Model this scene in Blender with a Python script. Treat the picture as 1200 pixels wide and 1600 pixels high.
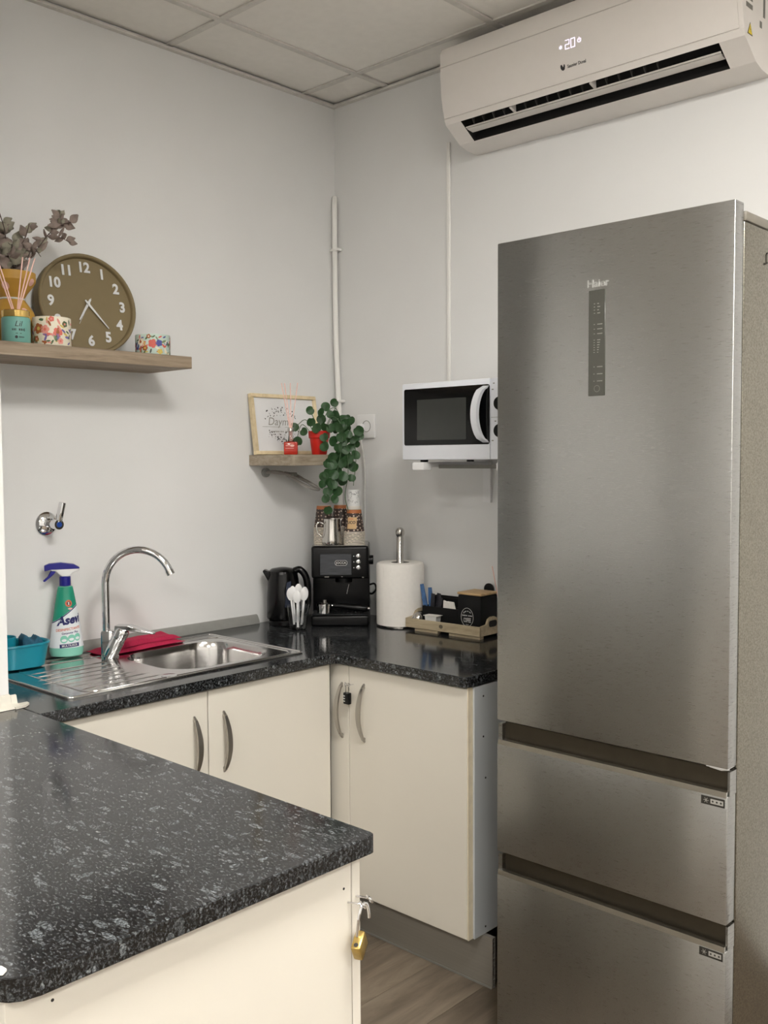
import bpy, bmesh, math, random
from mathutils import Vector, Matrix
PI = math.pi
random.seed(7)
for o in list(bpy.data.objects): bpy.data.objects.remove(o)
scene = bpy.context.scene
COL = scene.collection

# ------------------------------------------------------------------ camera
cam_d = bpy.data.cameras.new('camera'); cam = bpy.data.objects.new('camera', cam_d); COL.objects.link(cam)
CX, CY, CZ, YAW, PITCH, ROLL, FPX = 2.7919, -2.715, 1.5019, 0.7519, -0.0547, -0.0057, 1534.76
fwd = Vector((-math.sin(YAW)*math.cos(PITCH), math.cos(YAW)*math.cos(PITCH), math.sin(PITCH)))
rt = Vector((math.cos(YAW), math.sin(YAW), 0)); up = rt.cross(fwd)
c_, s_ = math.cos(ROLL), math.sin(ROLL)
r2, u2 = c_*rt + s_*up, -s_*rt + c_*up
M_ = Matrix((r2, u2, -fwd)).transposed().to_4x4(); M_.translation = (CX, CY, CZ)
cam.matrix_world = M_
cam_d.sensor_fit = 'HORIZONTAL'; cam_d.sensor_width = 36.0; cam_d.lens = 36.0*FPX/1200.0; cam_d.clip_start = 0.05
scene.camera = cam
# ------------------------------------------------------------------ world, light level
w = bpy.data.worlds.new('world'); scene.world = w; w.use_nodes = True
w.node_tree.nodes['Background'].inputs[0].default_value = (0.5, 0.5, 0.5, 1)
w.node_tree.nodes['Background'].inputs[1].default_value = 0.02
LAMP = 56.0                       # strength of the ceiling LED panels
LAMP_COL = (1.0, 0.965, 0.91)
scene.view_settings.view_transform = 'Standard'; scene.view_settings.look = 'None'
scene.view_settings.gamma = 1.0; scene.view_settings.use_curve_mapping = False
scene.view_settings.exposure = 0.0
HC = 2.865                        # ceiling height

# ------------------------------------------------------------------ materials
MATS = {}
def srgb(r, g, b):
    f = lambda c: (c/255/12.92) if c/255 <= .04045 else ((c/255+.055)/1.055)**2.4
    return (f(r), f(g), f(b), 1)
class NT:
    def __init__(s, name):
        s.m = bpy.data.materials.new(name); s.m.use_nodes = True
        s.t = s.m.node_tree; s.b = s.t.nodes['Principled BSDF']
    def n(s, typ, ins=None, **kw):
        d = s.t.nodes.new(typ)
        for k, v in kw.items(): setattr(d, k, v)
        for k, v in (ins or {}).items():
            if hasattr(v, 'is_output') or isinstance(v, bpy.types.NodeSocket): s.t.links.new(v, d.inputs[k])
            else: d.inputs[k].default_value = v
        return d
    def l(s, a, b): s.t.links.new(a, b)
    def ramp(s, fac, stops, interp='LINEAR'):
        d = s.n('ShaderNodeValToRGB', {0: fac}); e = d.color_ramp; e.interpolation = interp
        while len(e.elements) < len(stops): e.elements.new(.5)
        for el, (p, c) in zip(e.elements, stops): el.position = p; el.color = c
        return d.outputs[0]
    def mix(s, fac, a, b, bt='MIX'):
        d = s.n('ShaderNodeMix', data_type='RGBA', blend_type=bt)
        for i, v in ((0, fac), (6, a), (7, b)):
            if isinstance(v, bpy.types.NodeSocket): s.l(v, d.inputs[i])
            else: d.inputs[i].default_value = v
        return d.outputs[2]
    def coord(s, kind='Object', scale=(1, 1, 1), rot=(0, 0, 0)):
        tc = s.n('ShaderNodeTexCoord'); mp = s.n('ShaderNodeMapping', {0: tc.outputs[kind]})
        mp.inputs['Scale'].default_value = scale; mp.inputs['Rotation'].default_value = rot
        return mp.outputs[0]
    def bump(s, h, strength, dist):
        d = s.n('ShaderNodeBump', {'Height': h, 'Strength': strength, 'Distance': dist}); s.l(d.outputs[0], s.b.inputs['Normal'])
def mat(name, col, rough=.5, metal=0, noise=.06, nscale=40, bump=0, bscale=200, trans=0, ior=1.45, coat=0, emis=None, estr=0, spec=.5, stretch=(1, 1, 1)):
    if name in MATS: return MATS[name]
    T = NT(name); b = T.b
    b.inputs['Roughness'].default_value = rough; b.inputs['Metallic'].default_value = metal
    b.inputs['IOR'].default_value = ior; b.inputs['Transmission Weight'].default_value = trans
    b.inputs['Coat Weight'].default_value = coat; b.inputs['Specular IOR Level'].default_value = spec
    v = T.coord('Object', stretch)
    nz = T.n('ShaderNodeTexNoise', {'Vector': v, 'Scale': nscale, 'Detail': 4.0})
    a = tuple(max(0, c*(1-noise)) for c in col[:3])+(1,); d = tuple(min(1, c*(1+noise)) for c in col[:3])+(1,)
    T.l(T.ramp(nz.outputs[0], [(.3, a), (.7, d)]), b.inputs['Base Color'])
    if bump:
        n2 = T.n('ShaderNodeTexNoise', {'Vector': v, 'Scale': bscale, 'Detail': 3.0}); T.bump(n2.outputs[0], bump, .001)
    if emis: b.inputs['Emission Color'].default_value = emis; b.inputs['Emission Strength'].default_value = estr
    MATS[name] = T.m; return T.m

def m_granite():
    T = NT('granite')
    base = T.coord('Object', (1, 1, 1))
    warp = T.n('ShaderNodeTexNoise', {'Vector': base, 'Scale': 60.0, 'Detail': 4.0})
    add = T.n('ShaderNodeMix', {0: .007, 4: base, 5: warp.outputs[1]}, data_type='VECTOR')
    def layer(scale, rot, lo, hi, seed):
        mp = T.n('ShaderNodeMapping', {0: add.outputs[1]}); mp.inputs['Scale'].default_value = scale
        mp.inputs['Rotation'].default_value = (0, 0, rot); mp.inputs['Location'].default_value = (seed, seed*1.7, 0)
        vo = T.n('ShaderNodeTexVoronoi', {'Vector': mp.outputs[0], 'Scale': 1.0})
        sep = T.n('ShaderNodeSeparateColor', {0: vo.outputs['Color']})
        sel = T.n('ShaderNodeMath', {0: sep.outputs[0], 1: hi}, operation='GREATER_THAN')
        dist = T.n('ShaderNodeMath', {0: vo.outputs['Distance'], 1: lo}, operation='LESS_THAN')
        m = T.n('ShaderNodeMath', {0: sel.outputs[0], 1: dist.outputs[0]}, operation='MULTIPLY')
        m2 = T.n('ShaderNodeMath', {0: m.outputs[0], 1: sep.outputs[1]}, operation='MULTIPLY')
        return m2.outputs[0]
    fine = T.n('ShaderNodeTexNoise', {'Vector': T.coord('Object', (130, 260, 200), (0, 0, .9)), 'Scale': 1.0, 'Detail': 6.0, 'Roughness': .8})
    c0 = T.ramp(fine.outputs[0], [(.455, srgb(11, 11, 12)), (.51, srgb(30, 31, 33)), (.57, srgb(60, 62, 64)), (.67, srgb(112, 116, 118))])
    gr = T.n('ShaderNodeTexNoise', {'Vector': T.coord('Object', (1, 1, 1)), 'Scale': 260.0, 'Detail': 4.0, 'Roughness': .7})
    flake = T.ramp(gr.outputs[0], [(.36, srgb(30, 32, 34)), (.5, srgb(76, 80, 83)), (.66, srgb(140, 145, 147))])
    c1 = T.mix(layer((24, 70, 50), .9, .42, .80, 3.1), c0, flake)
    c2 = T.mix(layer((60, 150, 100), .75, .46, .72, 9.7), c1, flake)
    c3 = T.mix(layer((52, 26, 50), .5, .34, .93, 5.3), c2, flake)
    T.l(c3, T.b.inputs['Base Color']); T.b.inputs['Roughness'].default_value = .11
    T.b.inputs['Specular IOR Level'].default_value = .5
    MATS['granite'] = T.m; return T.m
def m_brushed(name, c_lo, c_hi, rough=.3, aniso=.75, scale=(3, 3, 260)):
    T = NT(name)
    v = T.coord('Object', scale)
    nz = T.n('ShaderNodeTexNoise', {'Vector': v, 'Scale': 1.0, 'Detail': 6.0, 'Roughness': .7})
    T.l(T.ramp(nz.outputs[0], [(.3, c_lo), (.7, c_hi)]), T.b.inputs['Base Color'])
    T.b.inputs['Metallic'].default_value = 1; T.b.inputs['Anisotropic'].default_value = aniso; T.b.inputs['Anisotropic Rotation'].default_value = .25
    r = T.n('ShaderNodeMapRange', {0: nz.outputs[0], 1: .3, 2: .7, 3: rough*.8, 4: rough*1.2}); T.l(r.outputs[0], T.b.inputs['Roughness'])
    tg = T.n('ShaderNodeTangent', direction_type='UV_MAP'); T.l(tg.outputs[0], T.b.inputs['Tangent'])
    T.bump(nz.outputs[0], .02, .0005)
    MATS[name] = T.m; return T.m
def m_wood(name, dark, mid, light, axis_scale=(2, 40, 40), rough=.55):
    T = NT(name)
    v = T.coord('Object', axis_scale)
    nz = T.n('ShaderNodeTexNoise', {'Vector': v, 'Scale': 1.0, 'Detail': 6.0, 'Roughness': .65, 'Distortion': .6})
    inf = T.n('ShaderNodeObjectInfo')
    c = T.ramp(nz.outputs[0], [(.28, dark), (.5, mid), (.72, light)])
    k = T.n('ShaderNodeMapRange', {0: inf.outputs['Random'], 3: .80, 4: 1.12})
    hs = T.n('ShaderNodeHueSaturation', {'Color': c, 'Value': k.outputs[0]})
    T.l(hs.outputs[0], T.b.inputs['Base Color']); T.b.inputs['Roughness'].default_value = rough
    T.bump(nz.outputs[0], .15, .001)
    MATS[name] = T.m; return T.m
def m_hammered():
    T = NT('fridge_side'); v = T.coord('Object', (1, 1, 1))
    nz = T.n('ShaderNodeTexNoise', {'Vector': v, 'Scale': 260.0, 'Detail': 3.0})
    T.l(T.ramp(nz.outputs[0], [(.35, srgb(118, 114, 104)), (.65, srgb(146, 142, 131))]), T.b.inputs['Base Color'])
    T.b.inputs['Metallic'].default_value = 1.0; T.b.inputs['Roughness'].default_value = .26
    T.bump(nz.outputs[0], .09, .0006); MATS['fridge_side'] = T.m; return T.m
def m_cupdots():
    T = NT('cup_print'); tc = T.n('ShaderNodeTexCoord')
    mp = T.n('ShaderNodeMapping', {0: tc.outputs['UV']}); mp.inputs['Scale'].default_value = (14, 6, 1)
    vo = T.n('ShaderNodeTexVoronoi', {'Vector': mp.outputs[0], 'Scale': 1.0, 'Randomness': .55}, voronoi_dimensions='2D')
    d = T.ramp(vo.outputs['Distance'], [(.0, srgb(196, 176, 158)), (.19, srgb(196, 176, 158)), (.24, srgb(58, 42, 37))])
    sep = T.n('ShaderNodeSeparateXYZ', {0: tc.outputs['UV']})
    band = T.n('ShaderNodeMath', {0: sep.outputs[1], 1: .84}, operation='GREATER_THAN')
    c = T.mix(band.outputs[0], d, srgb(176, 104, 56))
    T.l(c, T.b.inputs['Base Color']); T.b.inputs['Roughness'].default_value = .5
    MATS['cup_print'] = T.m; return T.m

GRANITE = m_granite()
STEEL = m_brushed('brushed_steel', (.33, .33, .32, 1), (.35, .35, .34, 1), .30, .8, (40, 40, 900))
SATIN = mat('satin_handle', (.44, .42, .39, 1), .3, 1, noise=.02)
SINKST = m_brushed('sink_steel', (.55, .54, .53, 1), (.62, .61, .6, 1), .15, .3, (120, 12, 60))
PLINTH = mat('plinth_grey', srgb(146, 142, 135), .38, .15, noise=.04, nscale=1, stretch=(3, 3, 200))
FSIDE = m_hammered()
CUPDOT = m_cupdots()
OAK = m_wood('grey_oak', srgb(108, 94, 78), srgb(150, 133, 113), srgb(176, 160, 140), (45, 3.5, 60))
OAKX = m_wood('grey_oak_small', srgb(118, 106, 90), srgb(150, 138, 120), srgb(170, 158, 142), (30, 8, 70))
FLOORW = m_wood('laminate', srgb(88, 78, 66), srgb(118, 106, 92), srgb(142, 130, 114), (15, 2.2, 30), .42)
PALEW = m_wood('pale_wood', srgb(204, 184, 144), srgb(224, 206, 168), srgb(234, 218, 184), (30, 30, 30))
TRAYW = m_wood('tray_wood', srgb(164, 148, 120), srgb(192, 176, 146), srgb(206, 192, 164), (8, 60, 60))
BAMBOO = m_wood('bamboo', srgb(176, 142, 98), srgb(204, 172, 126), srgb(216, 188, 146), (10, 60, 60))
WALL = mat('wall_paint', srgb(227, 227, 226), .75, noise=.015, nscale=3, bump=.12, bscale=160)
CEILM = mat('ceiling_tile', srgb(238, 235, 229), .85, noise=.02, nscale=30, bump=.1, bscale=300)
TBAR = mat('ceiling_bar', srgb(212, 209, 203), .5)
CREAM = mat('cream_door', srgb(213, 208, 197), .42, noise=.012, nscale=4)
CREAMEDGE = mat('cream_edge', srgb(226, 214, 188), .5)
CARC = mat('carcass_white', srgb(196, 200, 203), .4, noise=.015, nscale=5)
WHITEP = mat('white_plastic', srgb(232, 232, 232), .35, noise=.01)
ACW = mat('ac_white', srgb(226, 221, 216), .32, noise=.008)
ACSIDE = ACW
MWW = mat('microwave_white', srgb(228, 231, 238), .3, noise=.008)
BLACKP = mat('black_plastic', srgb(9, 9, 10), .3, noise=.1, spec=.28)
BLACKM = mat('black_matte', srgb(11, 12, 13), .6, noise=.1, spec=.3)
BLACKG = mat('black_gloss', srgb(8, 9, 10), .08, noise=.05)
DARKWIN = mat('oven_window', srgb(58, 60, 58), .12, noise=.03)
DARKCAV = mat('dark_cavity', srgb(26, 25, 24), .7)
CHROME = mat('chrome', (.72, .72, .73, 1), .06, 1, noise=.01)
STEELP = mat('polished_steel', (.58, .56, .53, 1), .2, 1, noise=.03)
GREYPL = mat('grey_strip', srgb(150, 150, 146), .3, .2, noise=.04)
TEAL = mat('teal_plastic', srgb(22, 136, 158), .35, noise=.03)
SPONGE = mat('sponge_blue', srgb(44, 92, 116), .9, noise=.2, nscale=300, bump=.6, bscale=500)
GREENB = mat('bottle_green', srgb(34, 142, 116), .25, noise=.03)
AQUA = mat('bottle_aqua', srgb(132, 200, 180), .25, noise=.03)
LABELW = mat('bottle_label', srgb(222, 228, 232), .3, noise=.02)
NAVY = mat('navy', srgb(26, 26, 128), .35, noise=.03)
NAVYD = mat('navy_ink', srgb(24, 28, 92), .5, noise=.02)
ORANGEI = mat('orange_ink', srgb(200, 104, 76), .5, noise=.02)
PINK = mat('raspberry_cloth', srgb(176, 34, 72), .95, noise=.12, nscale=200, bump=.8, bscale=500)
KETTLE = mat('kettle_black', srgb(8, 8, 9), .2, noise=.1, spec=.35)
CLEAR = mat('clear_plastic', (.95, .96, .97, 1), .03, trans=1, ior=1.33, noise=0)
GLASS = mat('clear_glass', (.95, .95, .95, 1), .02, trans=1, ior=1.45, noise=0)
BLUEGL = mat('water_window', srgb(44, 52, 72), .15, noise=.05)
REDLIQ = mat('red_liquid', srgb(206, 52, 34), .08, trans=.35, noise=.03)
REED = mat('pink_reed', srgb(240, 200, 190), .7, noise=.06)
REDPOT = mat('red_pot', srgb(200, 36, 24), .45, noise=.04)
SOIL = mat('soil', srgb(50, 38, 30), .95, noise=.4, nscale=300)
LEAF = mat('leaf_green', srgb(46, 78, 44), .42, noise=.35, nscale=70)
STEM = mat('stem_green', srgb(70, 96, 64), .6, noise=.15)
EUC = mat('dried_leaf', srgb(136, 122, 114), .75, noise=.22, nscale=50)
EUCG = mat('dried_leaf_sage', srgb(148, 144, 128), .75, noise=.2, nscale=50)
TWIG = mat('twig', srgb(84, 70, 64), .8, noise=.15)
GOLDV = mat('mustard_vase', srgb(190, 146, 62), .5, noise=.05)
VDOT = mat('vase_dot_pink', srgb(226, 180, 170), .6)
GOLD = mat('gold_lid', (.72, .5, .17, 1), .12, 1, noise=.03)
JAR = mat('jar_teal', srgb(112, 164, 154), .4, noise=.04)
INK = mat('ink_dark', srgb(46, 46, 48), .6)
INKG = mat('ink_grey', srgb(150, 148, 142), .6)
PRINTW = mat('print_white', srgb(214, 214, 212), .5)
OLIVE = mat('clock_olive', srgb(122, 108, 78), .55, noise=.02)
CLOCKN = mat('clock_numeral', srgb(214, 216, 218), .4)
PAPERW = mat('paper_white', srgb(236, 232, 226), .9, noise=.02, nscale=80, bump=.3, bscale=250)
ARTW = mat('art_paper', srgb(230, 231, 232), .4, noise=.01)
CUPW = mat('cup_rim', srgb(222, 214, 200), .6, noise=.02)
KRAFT = mat('kraft_label', srgb(206, 172, 128), .6, noise=.03)
BRASS = mat('brass', srgb(176, 150, 88), .34, .85, noise=.12, nscale=80)
CABLEG = mat('grey_cable', srgb(140, 136, 130), .5)
CABLEW = mat('white_cable', srgb(214, 214, 210), .5)
PIPEW = mat('pipe_white', srgb(240, 239, 235), .45, noise=.01)
YELLOW = mat('warning_yellow', srgb(222, 196, 40), .5)
PANELG = mat('control_panel', srgb(62, 62, 56), .25)
STICKD = mat('sticker_dark', srgb(40, 38, 34), .4)
GAP = mat('shadow_gap', srgb(40, 38, 36), .7)
GROOVE = mat('groove_metal', srgb(70, 64, 54), .35, .6)
LEDW = mat('led_display', srgb(240, 230, 255), .5, emis=(.88, .8, 1, 1), estr=1.2)
BLUEDOT = mat('blue_dot', srgb(30, 70, 150), .3)
PACKB = mat('packet_blue', srgb(66, 104, 152), .3, noise=.3, nscale=120)
PACKD = mat('packet_dark', srgb(38, 38, 44), .3, noise=.4, nscale=120)
SEAL = mat('seal_strip', srgb(214, 210, 198), .4)
TILEGREY = mat('tag_grey', srgb(120, 118, 112), .5)
FL = {k: mat('print_'+k, srgb(*v), .5) for k, v in dict(cream=(232, 224, 204), coral=(216, 110, 96), rust=(160, 92, 48), green=(74, 100, 66), sage=(124, 140, 104),
      violet=(112, 100, 156), pink=(222, 150, 138), dark=(66, 72, 66), mint=(190, 208, 198), blue=(76, 82, 148), yellow=(206, 184, 96), red=(206, 96, 84)).items()}

# ------------------------------------------------------------------ mesh helpers
class MB:
    def __init__(s): s.v = []; s.f = []; s.mi = []; s.uv = {}
    def add(s, v, f, mi=0, uv=None):
        o = len(s.v); s.v += [tuple(p) for p in v]
        for i, q in enumerate(f):
            if uv: s.uv[len(s.f)] = uv[i]
            s.f.append(tuple(a+o for a in q)); s.mi.append(mi)
        return s
    def box(s, x0, x1, y0, y1, z0, z1, mi=0):
        v = [(x, y, z) for z in (z0, z1) for y in (y0, y1) for x in (x0, x1)]
        return s.add(v, [(0, 2, 3, 1), (4, 5, 7, 6), (0, 1, 5, 4), (2, 6, 7, 3), (0, 4, 6, 2), (1, 3, 7, 5)], mi)
    def rbox(s, x0, x1, y0, y1, z0, z1, r=.004, seg=2, mi=0):
        bm = bmesh.new(); bmesh.ops.create_cube(bm, size=1)
        for q in bm.verts: q.co = Vector((x0+(q.co.x+.5)*(x1-x0), y0+(q.co.y+.5)*(y1-y0), z0+(q.co.z+.5)*(z1-z0)))
        bmesh.ops.bevel(bm, geom=list(bm.edges), offset=r, segments=seg, affect='EDGES', profile=.5)
        bm.verts.index_update(); s.add([q.co[:] for q in bm.verts], [[q.index for q in f.verts] for f in bm.faces], mi); bm.free(); return s
    def lathe(s, prof, n=24, c=(0, 0, 0), mi=0, cap=True, sx=1, sy=1, rot=None):
        v = []; f = []; uv = []; L = len(prof)
        for (r, z) in prof:
            for k in range(n):
                a = 2*PI*k/n; v.append(Vector((r*math.cos(a)*sx, r*math.sin(a)*sy, z)))
        zs = [p[1] for p in prof]; z0, z1 = min(zs), max(zs); dz = (z1-z0) or 1
        for i in range(L-1):
            for k in range(n):
                k2 = (k+1) % n
                f.append((i*n+k, i*n+k2, (i+1)*n+k2, (i+1)*n+k))
                va, vb = (zs[i]-z0)/dz, (zs[i+1]-z0)/dz
                uv.append(((k/n, va), ((k+1)/n, va), ((k+1)/n, vb), (k/n, vb)))
        if cap:
            f.append(tuple(range(n-1, -1, -1))); uv.append(((0, 0),)*n)
            f.append(tuple((L-1)*n+k for k in range(n))); uv.append(((0, 1),)*n)
        R = rot.to_matrix() if rot else Matrix.Identity(3)
        v = [R @ p + Vector(c) for p in v]
        return s.add(v, f, mi, uv)
    def cyl(s, c, r, h, n=20, axis='Z', mi=0, r2=None):
        q = {'Z': Vector((0, 0, 1)), 'X': Vector((1, 0, 0)), 'Y': Vector((0, 1, 0)), '-Y': Vector((0, -1, 0))}.get(axis, axis)
        rot = Vector((0, 0, 1)).rotation_difference(Vector(q))
        return s.lathe([(r, 0), (r if r2 is None else r2, h)], n, c, mi, rot=rot)
    def tube(s, pts, r, n=8, mi=0, closed=False, cap=True):
        P = [Vector(p) for p in pts]; L = len(P); rings = []
        def tan(i):
            if closed: return (P[(i+1) % L]-P[i-1]).normalized()
            return (P[min(i+1, L-1)]-P[max(i-1, 0)]).normalized()
        t = tan(0); a = Vector((0, 0, 1)) if abs(t.z) < .9 else Vector((1, 0, 0))
        u = t.cross(a).normalized(); v = []
        for i in range(L):
            t2 = tan(i); u = (t.rotation_difference(t2) @ u); t = t2
            u = (u - t*u.dot(t)).normalized(); w_ = t.cross(u)
            rr = r[i] if isinstance(r, (list, tuple)) else r
            for k in range(n):
                an = 2*PI*k/n; v.append(P[i]+(u*math.cos(an)+w_*math.sin(an))*rr)
        f = []
        for i in range(L if closed else L-1):
            j = (i+1) % L
            for k in range(n): f.append((i*n+k, i*n+(k+1) % n, j*n+(k+1) % n, j*n+k))
        if cap and not closed: f.append(tuple(range(n-1, -1, -1))); f.append(tuple((L-1)*n+k for k in range(n)))
        return s.add(v, f, mi)
    def prism(s, poly, a, b, plane='XZ', mi=0):
        """extrude 2D polygon; XZ: poly=(x,z) along y a..b; YZ: poly=(y,z) along x; XY: along z"""
        mk = {'XZ': lambda p, t: (p[0], t, p[1]), 'YZ': lambda p, t: (t, p[0], p[1]), 'XY': lambda p, t: (p[0], p[1], t)}[plane]
        n = len(poly); v = [mk(p, a) for p in poly]+[mk(p, b) for p in poly]
        f = [(i, (i+1) % n, n+(i+1) % n, n+i) for i in range(n)]+[tuple(range(n-1, -1, -1)), tuple(range(n, 2*n))]
        return s.add(v, f, mi)
    def xf(s, M):
        s.v = [tuple(M @ Vector(p)) for p in s.v]; return s
    def build(s, name, m, parent=None, smooth=40, bevel=0, uvbox=False):
        me = bpy.data.meshes.new(name); me.from_pydata(s.v, [], s.f)
        for q in (m if isinstance(m, (list, tuple)) else [m]): me.materials.append(q)
        for p, i in zip(me.polygons, s.mi): p.material_index = i
        bm = bmesh.new(); bm.from_mesh(me); bmesh.ops.recalc_face_normals(bm, faces=bm.faces); bm.to_mesh(me); bm.free()
        if s.uv or uvbox:
            ul = me.uv_layers.new(name='UVMap')
            for p in me.polygons:
                if p.index in s.uv:
                    idx = s.f[p.index]; u = dict(zip(idx, s.uv[p.index]))
                    for li in p.loop_indices: ul.data[li].uv = u[me.loops[li].vertex_index]
                else:
                    for li in p.loop_indices:
                        c = me.vertices[me.loops[li].vertex_index].co; nn = p.normal
                        ul.data[li].uv = (c.y, c.z) if abs(nn.x) > .7 else ((c.x, c.y) if abs(nn.z) > .7 else (c.x, c.z))
        if smooth:
            for p in me.polygons: p.use_smooth = True
            me.set_sharp_from_angle(angle=math.radians(smooth))
        return link(name, me, parent, bevel)
def link(name, me, parent=None, bevel=0):
    o = bpy.data.objects.new(name, me); COL.objects.link(o)
    if parent: o.parent = parent
    if bevel:
        b = o.modifiers.new('bevel', 'BEVEL'); b.width = bevel; b.segments = 2; b.limit_method = 'ANGLE'
    return o
def tag(o, label, cat, group=None, kind=None):
    if label: o['label'] = label
    if cat: o['category'] = cat
    if group: o['group'] = group
    if kind: o['kind'] = kind
    return o
def struct(o, label=None): o['kind'] = 'structure'; return tag(o, label, None)
def thing(name, label, cat, loc=(0, 0, 0), rz=0, group=None):
    o = bpy.data.objects.new(name, None); COL.objects.link(o); o.location = loc; o.rotation_euler = (0, 0, rz); o.empty_display_size = .05
    return tag(o, label, cat, group)
def setmat(o, M): o.matrix_basis = M; return o
def arc(c, r, a0, a1, n, plane='XZ'):
    out = []
    for i in range(n+1):
        a = a0+(a1-a0)*i/n
        p = (c[0]+r*math.cos(a), c[1]+r*math.sin(a)); out.append(p)
    return out
def rrect(x0, x1, y0, y1, r, n=6):
    return (arc((x1-r, y0+r), r, -PI/2, 0, n)+arc((x1-r, y1-r), r, 0, PI/2, n)+arc((x0+r, y1-r), r, PI/2, PI, n)+arc((x0+r, y0+r), r, PI, 1.5*PI, n))
def bez(p, n=12):
    """smooth curve through control points (Catmull-Rom)"""
    P = [Vector(q) for q in p]; P = [P[0]*2-P[1]]+P+[P[-1]*2-P[-2]]; out = []
    for i in range(1, len(P)-2):
        for k in range(n):
            t = k/n; a, b, c, d = P[i-1:i+3]
            out.append(.5*((2*b)+(c-a)*t+(2*a-5*b+4*c-d)*t*t+(3*b-a-3*c+d)*t**3))
    out.append(P[-2]); return out
def plate(outer, holes, z0, z1):
    bm = bmesh.new(); es = []
    for loop in [outer]+holes:
        vs = [bm.verts.new((x, y, z1)) for x, y in loop]
        es += [bm.edges.new((vs[i], vs[(i+1) % len(vs)])) for i in range(len(vs))]
    bmesh.ops.triangle_fill(bm, edges=es, use_beauty=True)
    r = bmesh.ops.extrude_face_region(bm, geom=list(bm.faces))
    for v in [g for g in r['geom'] if isinstance(g, bmesh.types.BMVert)]: v.co.z = z0
    bmesh.ops.recalc_face_normals(bm, faces=bm.faces); bm.verts.index_update()
    m = MB(); m.add([v.co[:] for v in bm.verts], [[v.index for v in f.verts] for f in bm.faces]); bm.free(); return m
def text_mb(body, size, bold=0.0, ext=.0004, shear=0.0, sx=1.0):
    cu = bpy.data.curves.new('txt', 'FONT'); cu.body = body; cu.size = size; cu.align_x = 'CENTER'; cu.align_y = 'CENTER'
    cu.offset = bold*size; cu.extrude = ext; cu.shear = shear; cu.resolution_u = 3
    o = bpy.data.objects.new('txt', cu); COL.objects.link(o)
    dg = bpy.context.evaluated_depsgraph_get(); dg.update()
    me = bpy.data.meshes.new_from_object(o.evaluated_get(dg))
    m = MB(); m.add([(v.co.x*sx, v.co.y, v.co.z) for v in me.vertices], [tuple(p.vertices) for p in me.polygons])
    bpy.data.objects.remove(o); bpy.data.curves.remove(cu); bpy.data.meshes.remove(me); return m
def scribble(width, h, seed, bend=0.0, gaps=()):
    """a line of print too small to read: uneven little strokes"""
    rn = random.Random(seed); m = MB(); x = -width/2
    while x < width/2:
        w_ = rn.uniform(.22, .5)*h; k = rn.uniform(.6, 1)*h/2
        if not any(a < x/width < b for a, b in gaps):
            yo = bend*(1-(2*x/width)**2); m.box(x, x+w_, yo-k, yo+k, 0, .0002)
        x += w_+.22*h
    return m
def front(m, x, z, y, rot=0):
    """a flat XY drawing set upright, facing -y, centred at x,z"""
    c, s = math.cos(rot), math.sin(rot)
    m.v = [(x+a*c-b*s, y-d, z+a*s+b*c) for a, b, d in m.v]; return m
def wrap(m, rfun, a0, z, eps=.0005, slope=0.0):
    """wrap a flat XY drawing round the z axis; a0 = angle off the -y front"""
    out = []
    for a, b, d in m.v:
        zz = z+b+slope*a; r = (rfun(zz) if callable(rfun) else rfun)+eps+d; an = a0+a/max(r, 1e-4)
        out.append((r*math.sin(an), -r*math.cos(an), zz))
    m.v = out; return m
def disc(m, x, y, r, n=10, d=0, mi=0, sx=1, sy=1, rot=0):
    c, s = math.cos(rot), math.sin(rot)
    v = [(x, y, d)]+[(x+(r*sx*math.cos(2*PI*k/n))*c-(r*sy*math.sin(2*PI*k/n))*s, y+(r*sx*math.cos(2*PI*k/n))*s+(r*sy*math.sin(2*PI*k/n))*c, d) for k in range(n)]
    return m.add(v, [(0, k+1, (k+1) % n+1) for k in range(n)], mi)
def copytree(o, parent=None):
    c = o.copy(); COL.objects.link(c)
    if parent: c.parent = parent
    for ch in o.children: copytree(ch, c)
    return c

# ================================================================== SETTING
RX, RY = 5.4, -5.4
fl = struct(MB().box(-.1, RX+.1, RY-.1, .1, -.06, -.012).build('floor', GAP, smooth=0))
pw, pl_ = .19, 1.28
pm = {}
for i in range(int(RX/pw)+1):
    x0 = i*pw; y = -((i*.47) % 1.0)*pl_
    ys = [0.0]+[y-k*pl_ for k in range(7) if y-k*pl_ < -.02]
    for a, b in zip(ys, ys[1:]+[RY]):
        b = max(b, RY)
        if a-b < .03: continue
        x1 = min(x0+pw, RX)
        key = (round(a-b, 3), round(x1-x0, 3))
        if key not in pm:
            t = MB().box(0, x1-x0-.0012, -(a-b)+.0012, 0, -.012, 0).build('plank', FLOORW, fl, smooth=0); pm[key] = t.data
            t.location = (x0, a, 0)
        else:
            t = link('plank', pm[key], fl); t.location = (x0, a, 0)
struct(MB().box(-.12, 0, -1.612, .12, 0, HC+.2).build('wall_left', WALL, smooth=0))
struct(MB().box(0, RX+.12, 0, .12, 0, HC+.2).build('wall_back', WALL, smooth=0))
wn = struct(MB().box(-.12, .503, RY-.12, -1.612, 0, HC+.2).build('wall_near_left', WALL, smooth=0))
struct(MB().box(RX, RX+.12, RY-.12, 0, 0, HC+.2).build('wall_right', WALL, smooth=0))
struct(MB().box(.503, RX, RY-.12, RY, 0, HC+.2).build('wall_front', WALL, smooth=0))
ce = struct(MB().box(-.1, RX+.1, RY-.1, .1, HC+.06, HC+.16).build('ceiling', GAP, smooth=0))
gx = [0]+[.285+.6*k for k in range(9) if .285+.6*k < RX]+[RX]
gy = [0]+[-.166-.6015*k for k in range(9) if -.166-.6015*k > RY]+[RY]
LIGHTS = [(4, 3), (7, 3), (4, 7), (7, 7)]   # grid cells with LED panels
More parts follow.
